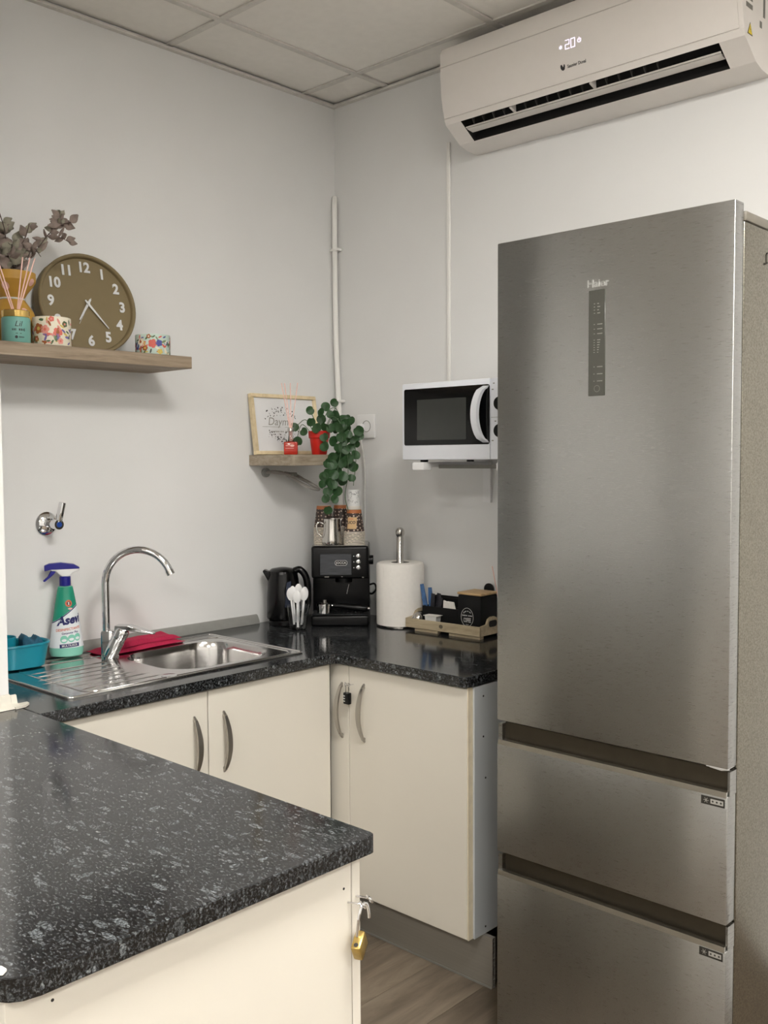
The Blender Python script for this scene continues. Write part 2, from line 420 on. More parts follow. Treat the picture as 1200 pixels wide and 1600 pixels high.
for i in range(len(gx)-1):
    for j in range(len(gy)-1):
        a, b, c, d = gx[i]+.006, gx[i+1]-.006, gy[j+1]+.006, gy[j]-.006
        if (i, j) in LIGHTS: continue
        MB().box(a, b, c, d, HC+.006, HC+.02).build('tile', CEILM, ce, smooth=0)
for x in gx[1:-1]: MB().box(x-.0115, x+.0115, RY, -.001, HC-.001, HC+.005).build('grid_bar', TBAR, ce, smooth=0)
for i in range(len(gx)-1):
    for y in gy[1:-1]: MB().box(gx[i]+.0117, gx[i+1]-.0117, y-.0115, y+.0115, HC-.0005, HC+.005).build('grid_bar', TBAR, ce, smooth=0)
struct(MB().box(.001, .02, -1.611, -.021, HC-.012, HC-.004).build('trim_1', TBAR, smooth=0))
struct(MB().box(.001, RX-.001, -.02, -.001, HC-.012, HC-.004).build('trim_2', TBAR, smooth=0))
LEDP = mat('led_panel', (1, 1, 1, 1), .5, emis=(*LAMP_COL, 1), estr=LAMP, noise=0)
for n_, (i, j) in enumerate(LIGHTS):
    xa, xb, ya, yb = gx[i]+.006, gx[i+1]-.006, gy[j+1]+.006, gy[j]-.006
    t = thing('ceiling_light', ['square LED ceiling panel over the peninsula', 'square LED ceiling panel over the aisle by the right wall',
        'square LED ceiling panel behind the camera near the partition', 'square LED ceiling panel at the back of the room by the right wall'][n_], 'light', ((xa+xb)/2, (ya+yb)/2, HC))
    h = (xb-xa)/2; k = (yb-ya)/2
    m = MB()
    for q in ((-h, -h+.012, -k, k), (h-.012, h, -k, k), (-h+.012, h-.012, -k, -k+.012), (-h+.012, h-.012, k-.012, k)): m.box(*q, .004, .03)
    m.build('frame', WHITEP, t, smooth=0)
    MB().box(-h+.012, h-.012, -k+.012, k-.012, .008, .014).build('diffuser', LEDP, t, smooth=0)
# seal strip where the worktop meets the near-left partition
st = MB(); pr = [(0, 0), (.030, 0), (.028, .005), (.012, .010), (.006, .03), (0, .032)]
st.prism([(.505+a, .901+b) for a, b in pr], -2.2, -1.612, 'XZ')
sl = struct(st.build('trim_3', SEAL))
MB().prism([(.504, -1.612), (.541, -1.612), (.536, -1.585), (.520, -1.568), (.505, -1.566)], .901, .906, 'XY').prism([(.505+a*.9, .901+b*.9) for a, b in pr], -1.611, -1.596, 'XZ').build('strip_end', SEAL, sl)

# ================================================================== WORKTOPS, CABINETS
D, XE = .62, 1.138
outer = [(.002, -1.592), (D, -1.592), (D, -.66)]+[(D+.04-.04*math.cos(a), -.66+.04*math.sin(a)) for a in (PI/8, PI/4, 3*PI/8)]+[(D+.04, -D), (XE-.025, -D)]
outer += [(XE-.025+.025*math.sin(a), -D+.025-.025*math.cos(a)) for a in (PI/8, PI/4, 3*PI/8)]+[(XE, -D+.025), (XE, -.002), (.002, -.002)]
SX0, SX1, SY0, SY1 = .075, .548, -1.478, -.682
hole = [(SX0+.02, SY0+.02), (SX1-.02, SY0+.02), (SX1-.02, SY1-.02), (SX0+.02, SY1-.02)]
wt = plate(outer, [hole], .87, .90).build('granite_worktop', GRANITE, smooth=0, bevel=.003)
tag(wt, 'L-shaped black speckled granite worktop running under sink and coffee machine', 'worktop')
# grey upstand strip on the wall behind the sink
up_ = MB().prism([(.001, .9005), (.020, .9005), (.018, .912), (.008, .930), (.001, .933)], -1.59, -.42, 'XZ').build('upstand_strip', GREYPL)
tag(up_, 'thin grey sealing strip along the wall behind the sink', 'trim strip')
XP, YP = 1.7245, -1.5955
po = [(.506, YP), (XP-.012, YP)]+[(XP-.012+.012*math.sin(a), YP-.012+.012*math.cos(a)) for a in (PI/6, PI/3)]+[(XP, YP-.012)]
po += [(XP, -2.17)]+[(XP-.05+.05*math.cos(a), -2.17-.05*math.sin(a)) for a in (PI/8, PI/4, 3*PI/8, PI/2)]+[(.506, -2.22)]
pt = plate(po, [], .87, .90).build('granite_peninsula_top', GRANITE, smooth=0, bevel=.004)
tag(pt, 'black speckled granite top of the peninsula in the foreground', 'worktop')

def handle(parent, z0, z1, y_out=.03):
    """arched bar handle in local coords, door face at y=0 facing -y"""
    m = MB(); L = z1-z0; pts = []; n = 14
    v = []; f = []
    for i in range(n+1):
        t = i/n; z = z0+L*t; y = -y_out*math.sin(PI*t)**.75-.002; wd = .0025+.0055*math.sin(PI*t)**.6
        th = .006
        v += [(-wd, y, z), (wd, y, z), (wd, y+th, z), (-wd, y+th, z)]
    for i in range(n):
        for k in range(4): f.append((i*4+k, i*4+(k+1) % 4, i*4+4+(k+1) % 4, i*4+4+k))
    f += [(0, 1, 2, 3), tuple(n*4+k for k in (3, 2, 1, 0))]
    m.add(v, f)
    m.cyl((0, 0, z0+.012), .004, .012, 8, '-Y'); m.cyl((0, 0, z1-.012), .004, .012, 8, '-Y')
    o = m.build('handle', SATIN, parent, uvbox=True); tag(o, 'satin steel arched bar handle', None); return o
def door(parent, w_, z0, z1, x=0, hx=None, hz=None):
    o = MB().rbox(0, w_, 0, .018, z0, z1, .0015, 1).build('door', CREAM, parent, smooth=30); o.location = (x, 0, 0)
    if hx is not None:
        h = handle(o, *hz); h.location = (hx, 0, 0)
    return o
DZ0, DZ1 = .15, .863
# sink cabinet: doors in the plane x=.6, local x -> world +y
t = thing('base_cabinet', 'cream double-door cabinet under the sink', 'cabinet', (.60, -1.592, 0), PI/2)
MB().box(.002, .97, .02, .56, .15, .72).box(.002, .03, .02, .56, .72, .866).box(.94, .97, .02, .56, .72, .866).build('body', CARC, t, smooth=0)
door(t, .500, DZ0, DZ1, .002, .454, (.632, .80)); door(t, .465, DZ0, DZ1, .505, .051, (.622, .797))
MB().box(0, .97, .06, .075, .001, .148).build('plinth', PLINTH, t, smooth=0)
# corner unit with the narrow door and the wide padlocked door (faces -y)
t = thing('corner_cabinet', 'cream padlocked corner cabinet beside the fridge', 'cabinet', (.602, -.60, 0), 0)
MB().box(.0, .523, .02, .59, .15, .866).build('body', CARC, t, smooth=0)
door(t, .0825, DZ0, DZ1, -.025, .055, (.632, .808)); dd = door(t, .462, DZ0, DZ1, .0595, .066, (.636, .817))
MB().box(.5235, .5265, -.0, .59, DZ0, .866).build('edge_strip', CREAMEDGE, t, smooth=0)
sp = MB().box(.527, .533, .02, .59, DZ0, .866).build('side_panel', CARC, t, smooth=0)
for y, z in ((.06, .835), (.06, .72), (.07, .60), (.07, .17)): MB().cyl((.5328, y, z), .003, .001, 8, 'X').build('screw_hole', GAP, sp)
m = MB().box(0, .565, .06, .0615, .002, .148).box(0, .565, .0725, .074, .002, .148)
for k in range(13): m.box(.001, .5645, .0615, .0725, .002+k*.01205, .0032+k*.01205)
pn = m.build('plinth', PLINTH, t, smooth=0, uvbox=True); tag(pn, 'grey metallic plinth board with open ribbed end', None)
MB().box(0, .563, .058, .060, .0005, .006).build('plinth_seal', GREYPL, pn, smooth=0)
# black combination padlock hanging from two screw eyes
t = thing('combination_padlock', 'small black combination padlock on the corner cabinet doors', 'padlock', (.673, -.602, .795))
def ring(c, r, rr, nrm, n=16):
    nrm = Vector(nrm).normalized(); a = nrm.orthogonal().normalized(); b = nrm.cross(a)
    return [Vector(c)+a*r*math.cos(2*PI*k/n)+b*r*math.sin(2*PI*k/n) for k in range(n)]
for x in (-.013, .010):
    m = MB().tube(ring((x*.7, -.016, .014), .0055, .0012, (1, .4, 0)), .0014, 6, closed=True).tube([(x, 0, .014), (x*.85, -.011, .014)], .0014, 6)
    m.build('screw_eye', CHROME, t)
MB().tube([(-.006, -.017, -.01), (-.006, -.017, .008), (-.003, -.017, .013), (.003, -.017, .013), (.006, -.017, .008), (.006, -.017, -.01)], .0018, 8).build('shackle', CHROME, t)
bd = MB().rbox(-.012, .012, -.024, -.010, -.046, -.010, .003).build('lock_body', BLACKP, t)
for k in range(3): MB().box(-.010, -.003, -.0246, -.0238, -.022-k*.008, -.019-k*.008).build('dial', PRINTW, bd, smooth=0)

# peninsula cabinet
t = thing('peninsula_cabinet', 'cream cabinet under the foreground peninsula with brass padlock', 'cabinet', (0, 0, 0))
MB().box(.52, 1.682, -2.18, -1.630, .15, .866).build('body', CARC, t, smooth=0)
ep = MB().rbox(1.684, 1.702, -2.205, -1.631, .02, .8685, .001, 1).build('end_panel', CREAM, t, smooth=30)
for y, z in ((-1.648, .82), (-2.145, .862-.016)): MB().cyl((1.7018, y, z), .0022, .0006, 8, 'X').build('screw_hole', GAP, ep)
MB().rbox(1.10, 1.702, -1.6295, -1.611, .02, .866, .001, 1).build('door', CREAM, t, smooth=30)
MB().rbox(.64, 1.097, -1.6295, -1.611, .15, .866, .001, 1).build('door', CREAM, t, smooth=30)
MB().box(.52, 1.68, -1.70, -1.685, .001, .148).build('plinth', PLINTH, t, smooth=0)
t = thing('brass_padlock', 'brass padlock hanging from screw eyes on the peninsula end panel', 'padlock', (1.703, -1.632, .79))
def eye(y, z, yc, zc):
    m = MB().tube([(0, y, z), (.010, y+(yc-y)*.6, z+(zc-z)*.5), (.016, yc, zc)], .0016, 6).tube(ring((.021, yc, zc), .0065, 0, (.2, .8, .5)), .0017, 6, closed=True)
    return m.build('screw_eye', CHROME, t)
eye(-.009, .006, .004, .004); eye(.010, .010, .020, .008)
MB().tube(bez([(.018, -.006, -.045), (.020, -.004, -.015), (.020, .004, .003), (.021, .012, .004), (.021, .017, -.008), (.021, .019, -.022)], 6), .0024, 8).build('shackle', CHROME, t)
bl = MB().rbox(-.007, .007, -.015, .015, -.016, .013, .003).build('lock_body', BRASS, t)
bl.location = (.018, -.001, -.060); bl.rotation_euler = (.55, .0, .45); bl.scale = (1.15, 1.12, 1.12)
MB().cyl((0, -.009, .0128), .0032, .0006, 10).build('shackle_hole', GAP, bl)

# ================================================================== FRIDGE
FX, FY, FW = 1.343, -.757, .595
t = thing('fridge_freezer', 'tall brushed steel fridge freezer with two lower drawers', 'fridge', (FX, FY, 0))
MB().rbox(.004, FW, .046, .66, .02, 1.985, .004).build('body', FSIDE, t)
def fdoor(name, z0, z1, parent=t):
    return MB().rbox(0, FW, 0, .041, z0, z1, .003, 2).build(name, STEEL, parent, uvbox=True)
du = fdoor('upper_door', .849, 2.021)
d1 = fdoor('drawer', .515, .790); d2 = fdoor('drawer', .03, .458)
for d_, z, h in ((d1, .790, .055), (d2, .458, .055)):
    # recessed grip: dark back wall, side cheeks and a lipped bright edge
    z1 = z+h
    MB().box(.012, FW-.005, .020, .041, z, z1-.003).build('grip_recess', GROOVE, d_, smooth=0)
    MB().box(0, .012, .006, .041, z, z1-.006).build('grip_cheek', STEEL, d_, smooth=0, uvbox=True); MB().box(FW-.005, FW, .010, .041, z, z1-.004).build('grip_cheek', STEEL, d_, smooth=0, uvbox=True)
    MB().prism([(-.0005, z-.002), (.004, z-.002), (.010, z+.012), (.008, z+.0125), (.0005, z+.010)], .003, FW-.003, 'YZ').build('grip_lip', mat('lip_metal', (.62, .61, .58, 1), .22, 1, noise=.02), d_)
    s0 = z-.024 if d_ is d1 else z-.022
    stx = MB().box(FW-.058, FW-.006, -.0008, .0, s0, s0+.018).build('star_sticker', STICKD, d_, smooth=0)
    m = MB()
    for k in range(3): m.add([(math.cos(k*PI/3+sg*.09)*.006*q, math.sin(k*PI/3+sg*.09)*.006*q, 0) for q, sg in ((1, 1), (1, -1), (-1, 1), (-1, -1))], [(0, 1, 2, 3)])
    front(m, FW-.047, s0+.009, -.0010).v
    m.box(FW-.037, FW-.009, -.0011, -.0009, s0+.004, s0+.014)
    for k in range(3): disc_m = disc(MB(), 0, 0, .0024, 5); front(disc_m, FW-.032+k*.009, s0+.009, -.0013); m.add(disc_m.v, disc_m.f, 1)
    so = m.build('star_marks', [INKG, STICKD], d_, smooth=0)
cp = MB().rbox(.256, .299, -.0012, .002, 1.640, 1.877, .001, 1).build('control_panel', PANELG, du)
m = MB(); random.seed(3)
for (z, n, wd) in [(1.852, 0, 0)]+[(1.846-k*.007, 1, .004+.003*(k % 2)) for k in range(4)]+[(1.80-k*.0105, 1, .013) for k in range(3)]+[(1.765-k*.0055, 1, .008-.001*k) for k in range(6)]+[(1.705-k*.016, 1, .014) for k in range(3)]:
    if n: m.box(.279-.0, .279+wd, -.0017, -.0013, z-.0009, z+.0009); m.box(.270, .273, -.0017, -.0013, z-.0007, z+.0007)
for k in range(16):
    a, b = 2*PI*k/16, 2*PI*(k+1)/16
    m.add([(.279+r*math.cos(q), -.0016, 1.656+r*math.sin(q)) for r, q in ((.0075, a), (.0075, b), (.0067, b), (.0067, a))], [(0, 1, 2, 3)])
m.build('panel_print', TILEGREY, du, smooth=0)['kind'] = 'stuff'
front(text_mb('Haier', .024, .02, .0003, sx=1.05), .279, 1.891, -.0006).build('name_badge', mat('badge_steel', (.5, .5, .49, 1), .3, 1, noise=.02), du, smooth=0)
hg = MB().rbox(FW-.06, FW+.002, .048, .19, 1.986, 2.006, .003).build('hinge_cover', mat('hinge_grey', srgb(118, 113, 103), .45), t)
MB().tube([(FW+.0005, .160, 1.935), (FW+.004, .162, 1.935), (FW+.004, .162, 1.915), (FW+.004, .150, 1.913)], .0022, 6).build('side_clip', STICKD, t)
MB().box(.012, FW-.012, .06, .62, .001, .02).build('foot_rail', BLACKP, t, smooth=0)
MB().box(FW-.05, FW-.004, .004, .040, .8465, .8487).tube([(FW-.045, .012, .8455), (FW-.02, .012, .843), (FW-.004, .016, .8455)], .0025, 6).build('lower_hinge', WHITEP, t)

# ================================================================== AIR CONDITIONER
AX0, AX1 = .70, 1.70
t = thing('air_conditioner', 'white wall air conditioner with lit temperature display', 'air conditioner', (AX0, 0, 0))
W = AX1-AX0
prof = [(-.002, 2.835), (-.16, 2.835), (-.190, 2.826), (-.198, 2.808), (-.199, 2.767)]
low = [(-.1785, 2.606), (-.170, 2.590)]; vent = [(-.170, 2.590), (-.098, 2.5435)]; bot = [(-.098, 2.5435), (-.06, 2.533), (-.002, 2.530)]
fp = [(-.199, 2.764), (-.1985, 2.73), (-.195, 2.68), (-.188, 2.64), (-.179, 2.609)]
def strip(m, pr, x0, x1):
    n = len(pr); m.add([(x, y, z) for x in (x0, x1) for y, z in pr], [(i, i+1, n+i+1, n+i) for i in range(n-1)])
m = MB()
inset = [(-.195, 2.764), (-.1945, 2.73), (-.191, 2.68), (-.184, 2.64), (-.1755, 2.608)]
strip(m, prof+inset, 0, W); strip(m, [inset[-1]]+low, 0, W)
strip(m, vent, 0, .062); strip(m, vent, W-.070, W); strip(m, bot, 0, W)
full = prof+inset+low[:]+[vent[1]]+bot[1:]
for x in (0, W):
    n = len(full); m.add([(x, y, z) for y, z in full], [tuple(range(n))])
m.add([(0, -.002, 2.53), (W, -.002, 2.53), (W, -.002, 2.835), (0, -.002, 2.835)], [(0, 1, 2, 3)])
bo = m.build('body', ACW, t, smooth=30)
n = len(fp); m = MB(); strip(m, fp, .001, W-.012); m.add([(x, y+.003, z) for x in (.001, W-.012) for y, z in fp], [(i, n+i, n+i+1, i+1) for i in range(n-1)])
m.add([(x, y, z) for x in (.001,) for (y, z) in fp]+[(.001, y+.003, z) for y, z in fp], [(i, i+1, n+i+1, n+i) for i in range(n-1)])
m.add([(W-.012, y, z) for (y, z) in fp]+[(W-.012, y+.003, z) for y, z in fp], [(i, i+1, n+i+1, n+i) for i in range(n-1)])
m.add([(.001, *fp[-1]), (W-.012, *fp[-1]), (W-.012, fp[-1][0]+.003, fp[-1][1]), (.001, fp[-1][0]+.003, fp[-1][1])], [(0, 1, 2, 3)])
fpn = m.build('front_panel', ACW, t, smooth=30)
vd = Vector((0, .072, -.0465)).normalized(); vn = Vector((0, -.0465, -.072)).normalized()   # along and out of the outlet
a, b = Vector((0, *vent[0])), Vector((0, *vent[1]))
ins = -.05*vn
m = MB(); X0, X1 = .062, W-.070
A, B, C_, D_ = a, b, b+ins, a+ins
for q in ((A, D_, D_, A), (D_, C_, C_, D_), (C_, B, B, C_)):
    m.add([(X0, q[0].y, q[0].z), (X0, q[1].y, q[1].z), (X1, q[2].y, q[2].z), (X1, q[3].y, q[3].z)], [(0, 1, 2, 3)])
for x in (X0, X1): m.add([(x, q.y, q.z) for q in (A, B, C_, D_)], [(0, 1, 2, 3)])
cav = m.build('outlet_cavity', DARKCAV, t, smooth=0)
for k in range(17):
    x = X0+.03+k*(X1-X0-.06-.16)/16
    p0, p1 = a+vd*.006-vn*.04, a+vd*.03-vn*.012
    MB().prism([(p0.y, p0.z), (p0.y+.002, p0.z-.012), (p1.y, p1.z-.004), (p1.y-.012, p1.z+.010)], x, x+.003, 'YZ').build('vane', mat('vane_grey', srgb(74, 72, 70), .6), t, smooth=0)
for x in (X0+.19, X0+.475):
    p0, p1 = a-vn*.045, a+vd*.034-vn*.002
    MB().prism([(p0.y, p0.z), (p1.y, p1.z-.002), (p1.y-.003, p1.z+.006), (a.y+.002, a.z-.003)], x, x+.008, 'YZ').build('divider', ACW, t, smooth=0)
# louvre flap, slightly open
f0, f1 = a+vd*.031+vn*.004, a+vd*.060-vn*.010
pz = [(f0.y, f0.z), (f1.y, f1.z), (f1.y+.001, f1.z+.004), ((f0.y+f1.y)/2, (f0.z+f1.z)/2+.006), (f0.y+.003, f0.z+.003)]
MB().prism(pz, X0+.006, X1-.006, 'YZ').build('louvre', ACW, t, smooth=30)
g0, g1 = a+vd*.0245+vn*.0045, a+vd*.029+vn*.0035
MB().prism([(g0.y, g0.z), (g1.y, g1.z), (g1.y+.002, g1.z+.003), (g0.y+.002, g0.z+.003)], X0+.006, X1-.004, 'YZ').build('louvre_edge', ACW, t, smooth=0)
def fpy(z):
    for (y0, z0), (y1, z1) in zip(fp, fp[1:]):
        if z1 <= z <= z0: return y0+(y1-y0)*(z0-z)/(z0-z1)
    return fp[0][0]
def on_panel(m, x, z0):
    out = []
    for q, b_, d in m.v:
        z = z0+b_; out.append((x+q, fpy(z)-.0006-d, z))
    m.v = out; return m
# seven-segment digits 2 and 0, snowflake and power icon
def seg(m, pts, th=.0018):
    for (xa, ya), (xb, yb) in zip(pts, pts[1:]):
        d = Vector((xb-xa, yb-ya)); L = d.length; d /= L; nn = Vector((-d.y, d.x))*th/2; d2 = d*th*.45
        m.add([(xa-d2.x+nn.x, ya-d2.y+nn.y, 0), (xb+d2.x+nn.x, yb+d2.y+nn.y, 0), (xb+d2.x-nn.x, yb+d2.y-nn.y, 0), (xa-d2.x-nn.x, ya-d2.y-nn.y, 0)], [(0, 1, 2, 3)])
dw, dh = .013, .024
m = MB()
seg(m, [(-.016, dh/2), (-.016+dw, dh/2), (-.016+dw, 0), (-.016, 0), (-.016, -dh/2), (-.016+dw, -dh/2)], .0019)
seg(m, [(.003, dh/2), (.003+dw, dh/2), (.003+dw, -dh/2), (.003, -dh/2), (.003, dh/2)], .0019)
on_panel(m, 1.190-AX0, 2.706).build('temperature_digits', LEDW, fpn, smooth=0)
m = MB()
for k in range(3): seg(m, [(-.0055*math.cos(k*PI/3+.5), -.0055*math.sin(k*PI/3+.5)), (.0055*math.cos(k*PI/3+.5), .0055*math.sin(k*PI/3+.5))], .0016)
disc(m, 0, 0, .0034, 10)
on_panel(m, 1.158-AX0, 2.703).build('snowflake_icon', LEDW, fpn, smooth=0)
m = MB(); ar = [(.0055*math.cos(q), .0055*math.sin(q)) for q in [PI/2+.6+(2*PI-1.2)*k/12 for k in range(13)]]
seg(m, ar, .0015); seg(m, [(0, .001), (0, .0075)], .0015)
on_panel(m, 1.221-AX0, 2.707).build('power_icon', LEDW, fpn, smooth=0)
on_panel(text_mb('Saunier Duval', .0125, .012, .0002, sx=.9), 1.208-AX0, 2.6455).build('maker_name', INK, fpn, smooth=0)
m = MB()
lg = [(-.008, .004), (-.0072, -.002), (-.003, -.0075), (.002, -.009), (.0065, -.006), (.008, 0), (.0078, .006), (.005, .0085), (.0035, .004), (.0025, -.001), (.0005, .002), (-.003, .0085), (-.0065, .008)]
m.add([(x, y, 0) for x, y in lg], [tuple(range(len(lg)))]); m.f = []; m.mi = []
cxy = (-.0005, -.004); m.v.append((cxy[0], cxy[1], 0)); N_ = len(lg)
for k in range(N_): m.f.append((N_, k, (k+1) % N_)); m.mi.append(0)
on_panel(m, 1.161-AX0, 2.647).build('maker_logo', INK, fpn, smooth=0)
for (y, z, dy, dz) in ((-.145, 2.672, .020, .006), (-.145, 2.692, .020, .005), (-.05, 2.70, .006, .03)):
    MB().box(W-.0005, W+.0006, y-dy, y+dy, z-dz, z+dz).build('side_slot', TILEGREY, t, smooth=0)
wsn = MB().prism([(-.155, 2.600), (-.123, 2.600), (-.139, 2.632)], W, W+.0006, 'YZ').build('warning_sticker', STICKD, t, smooth=0)
MB().prism([(-.151, 2.6022), (-.127, 2.6022), (-.139, 2.628)], W+.0004, W+.001, 'YZ').build('sticker_yellow', YELLOW, wsn, smooth=0)
MB().prism([(-.1395, 2.6225), (-.142, 2.612), (-.1375, 2.613), (-.139, 2.605), (-.1365, 2.614), (-.1405, 2.614)], W+.0008, W+.0013, 'YZ').build('sticker_bolt', INK, wsn, smooth=0)
MB().box(W-.0005, W+.0006, -.077, -.064, 2.638, 2.655).build('side_slot', TILEGREY, t, smooth=0)

# ================================================================== MICROWAVE ON BRACKET
MX0, MX1, MY, MZ0, MZ1 = .672, 1.118, -.36, 1.496, 1.738
t = thing('microwave', 'white microwave with black glass door on wall brackets', 'microwave', (MX0, MY, MZ0))
MH, MW_ = MZ1-MZ0, MX1-MX0
MB().rbox(0, MW_, .014, .33, 0, MH, .004).build('body', MWW, t)
dr = MB().rbox(0, .350, 0, .0135, 0, MH, .004).build('door', MWW, t)
MB().prism(rrect(.010, .349, .046, MH-.018, .006, 4), -.0015, .004, 'XZ').build('door_glass', BLACKG, dr)
MB().prism(rrect(.065, .262, .062, MH-.053, .002, 2), -.0022, .0, 'XZ').build('window', DARKWIN, dr)
m = MB(); n = 14; v = []; f = []
for i in range(n+1):
    q = i/n; z = .051+(MH-.051-.022)*q; bow = math.sin(PI*q)**.45
    xo = .338-.028*bow; y = -.002-.026*bow
    v += [(xo-.012, y, z), (xo+.010, y, z), (xo+.014, y+.009, z), (xo-.008, y+.009, z)]
for i in range(n):
    for k in range(4): f.append((i*4+k, i*4+(k+1) % 4, i*4+4+(k+1) % 4, i*4+4+k))
f += [(0, 1, 2, 3), (n*4+3, n*4+2, n*4+1, n*4)]
m.add(v, f); m.build('door_handle', MWW, dr, smooth=50)
cpn = MB().rbox(.3515, MW_, 0, .0135, 0, MH, .004).build('control_panel', MWW, t)
for z in (.165, .085):
    k = MB().lathe([(.025, 0), (.025, .003)], 24, (.396, 0, z), rot=Vector((0, 0, 1)).rotation_difference(Vector((0, -1, 0)))).build('knob', CHROME, cpn)
    MB().lathe([(.021, .003), (.019, .018), (.004, .019)], 24, (.396, 0, z), rot=Vector((0, 0, 1)).rotation_difference(Vector((0, -1, 0)))).build('knob_cap', BLACKP, k)
for x, z in ((.362, .224), (.358, .206), (.358, .055), (.368, .112)): MB().box(x, x+.006, -.0008, 0, z, z+.003).build('panel_mark', TILEGREY, cpn, smooth=0)
MB().box(.355, .430, -.0007, 0, .1245, .1255).build('panel_line', TILEGREY, cpn, smooth=0)
for x in (.05, .39):
    for y in (.05, .29): MB().cyl((x, y, -.007), .013, .007, 12).build('foot', BLACKP, t)
t = thing('microwave_bracket', 'white wall bracket arms carrying the microwave', 'bracket', (MX0, 0, MZ0-.0075))
for x in (.075, .405):
    ar_ = MB().rbox(x-.016, x+.016, -.345, -.002, -.016, 0, .003).build('arm', WHITEP, t)
    MB().rbox(x-.024, x+.024, -.372, -.330, -.026, -.0, .005).build('end_cap', WHITEP, ar_)
    MB().box(x-.016, x+.016, -.012, -.001, -.14, -.016).build('wall_plate', WHITEP, t, smooth=0)
MB().box(.094, .386, -.29, -.27, -.020, -.008).build('cross_bar', TILEGREY, t, smooth=0)

# ================================================================== PIPES, SOCKET, CABLES
t = thing('corner_conduit', 'white painted conduit pipe running down the room corner', 'pipe', (0, 0, 0))
MB().tube(bez([(.006, -.006, 2.515), (.014, -.016, 2.485), (.016, -.018, 2.44), (.018, -.018, 2.0), (.036, -.018, 1.60), (.036, -.018, 1.20), (.036, -.018, .905)], 8), .0105, 10).build('pipe', PIPEW, t)
for x, z in ((.018, 2.31), (.030, 1.725)):
    MB().rbox(x-.020, x+.022, -.031, -.002, z-.005, z+.005, .002).build('pipe_clip', PIPEW, t)
tk = MB().rbox(.569, .583, -.009, -.001, 1.745, 2.60, .002).build('cable_trunking', PIPEW)
tag(tk, 'narrow white cable trunking between air conditioner and microwave', 'cable duct')
t = thing('wall_socket', 'white square wall socket behind the trailing plant', 'socket', (.168, 0, 1.623))
MB().rbox(-.046, .046, -.011, -.001, -.044, .046, .003).build('plate', WHITEP, t)
m = MB().tube([(0.006+.021*math.cos(a), -.0115, .001+.021*math.sin(a)) for a in [2*PI*k/20 for k in range(20)]], .0012, 5, closed=True)
m.build('socket_ring', TILEGREY, t)
t = thing('plug_cable', 'white plug with cable hanging down from the socket', 'cable', (.168, 0, 1.623))
MB().rbox(-.024, -.002, -.034, -.0115, -.024, .010, .004).build('plug', WHITEP, t)
MB().tube(bez([(-.012, -.024, -.020), (-.008, -.026, -.06), (.004, -.02, -.15), (.000, -.016, -.26), (-.006, -.014, -.42), (-.010, -.02, -.60), (-.012, -.03, -.7225+.006)], 8), .0036, 8).build('cord', CABLEW, t)
# grey flexible hose looped under the small shelf
t = thing('grey_cable_loop', 'grey cable loop sticking out of wall under small shelf', 'cable', (.003, -.372, 1.452))
MB().cyl((-.002, 0, 0), .017, .012, 12, 'X').build('wall_plug', GREYPL, t)
MB().tube(bez([(.008, 0, 0), (.03, .012, -.001), (.07, .05, -.008), (.115, .09, -.028), (.150, .118, -.054), (.160, .118, -.064), (.145, .09, -.056), (.10, .06, -.028), (.055, .045, -.004), (.04, .03, .002)], 8), .0052, 7).build('cord', CABLEG, t)
MB().tube(bez([(.008, .004, .003), (.05, .02, .002), (.10, .062, -.018), (.148, .11, -.050), (.156, .126, -.062), (.13, .11, -.046), (.085, .085, -.012), (.05, .05, .0)], 8), .0042, 7).build('cord', CABLEG, t)
MB().rbox(.075, .10, .048, .07, -.014, .0, .003).build('tie', TILEGREY, t)

# ================================================================== WALL VALVE
t = thing('wall_valve', 'chrome wall stop valve with lever and blue dot', 'valve', (.0015, -1.237, 1.309), PI/2)
MB().lathe([(.036, 0), (.036, .004), (.030, .010), (.014, .016)], 28, rot=Vector((0, 0, 1)).rotation_difference(Vector((0, -1, 0)))).build('rosette', CHROME, t)
MB().lathe([(.011, .012), (.011, .045), (.015, .048), (.015, .078)], 20, rot=Vector((0, 0, 1)).rotation_difference(Vector((0, -1, 0)))).build('stem', CHROME, t)
lv = MB().rbox(-.007, .007, -.011, .011, 0, .060, .003).build('lever', CHROME, t); lv.location = (.002, -.070, .008); lv.rotation_euler = (.12, .18, 0)
MB().cyl((0, -.078, 0), .0085, .0012, 14, '-Y').build('blue_mark', BLUEDOT, t)

# ================================================================== SINK AND TAP
t = thing('kitchen_sink', 'stainless steel inset sink with ribbed drainboard', 'sink', (0, 0, .9))
BX0, BX1, BY0, BY1 = .165, .500, -1.115, -.735
rimo = rrect(SX0, SX1, SY0, SY1, .012, 4)
bas = rrect(BX0, BX1, BY0, BY1, .105, 8)
m = plate(rimo, [bas], .0005, .0035)
n = len(bas); cxm, cym = (BX0+BX1)/2, (BY0+BY1)/2
lv_ = [(1.0, .0035), (.985, -.002), (.965, -.02), (.93, -.12), (.88, -.145), (.75, -.150), (.12, -.155)]
vv = []; ff = []
for s, z in lv_:
    vv += [(cxm+(x-cxm)*s, cym+(y-cym)*s, z) for x, y in bas]
for i in range(len(lv_)-1):
    for k in range(n): ff.append((i*n+k, i*n+(k+1) % n, (i+1)*n+(k+1) % n, (i+1)*n+k))
ff.append(tuple((len(lv_)-1)*n+k for k in range(n)))
m.add(vv, ff)
sk = m.build('sink_top', SINKST, t, smooth=35, uvbox=True)
rim = MB().tube([(x, y, .0035) for x, y in rrect(SX0+.004, SX1-.004, SY0+.004, SY1-.004, .012, 4)], .0028, 8, closed=True)
rim.build('raised_rim', SINKST, t)
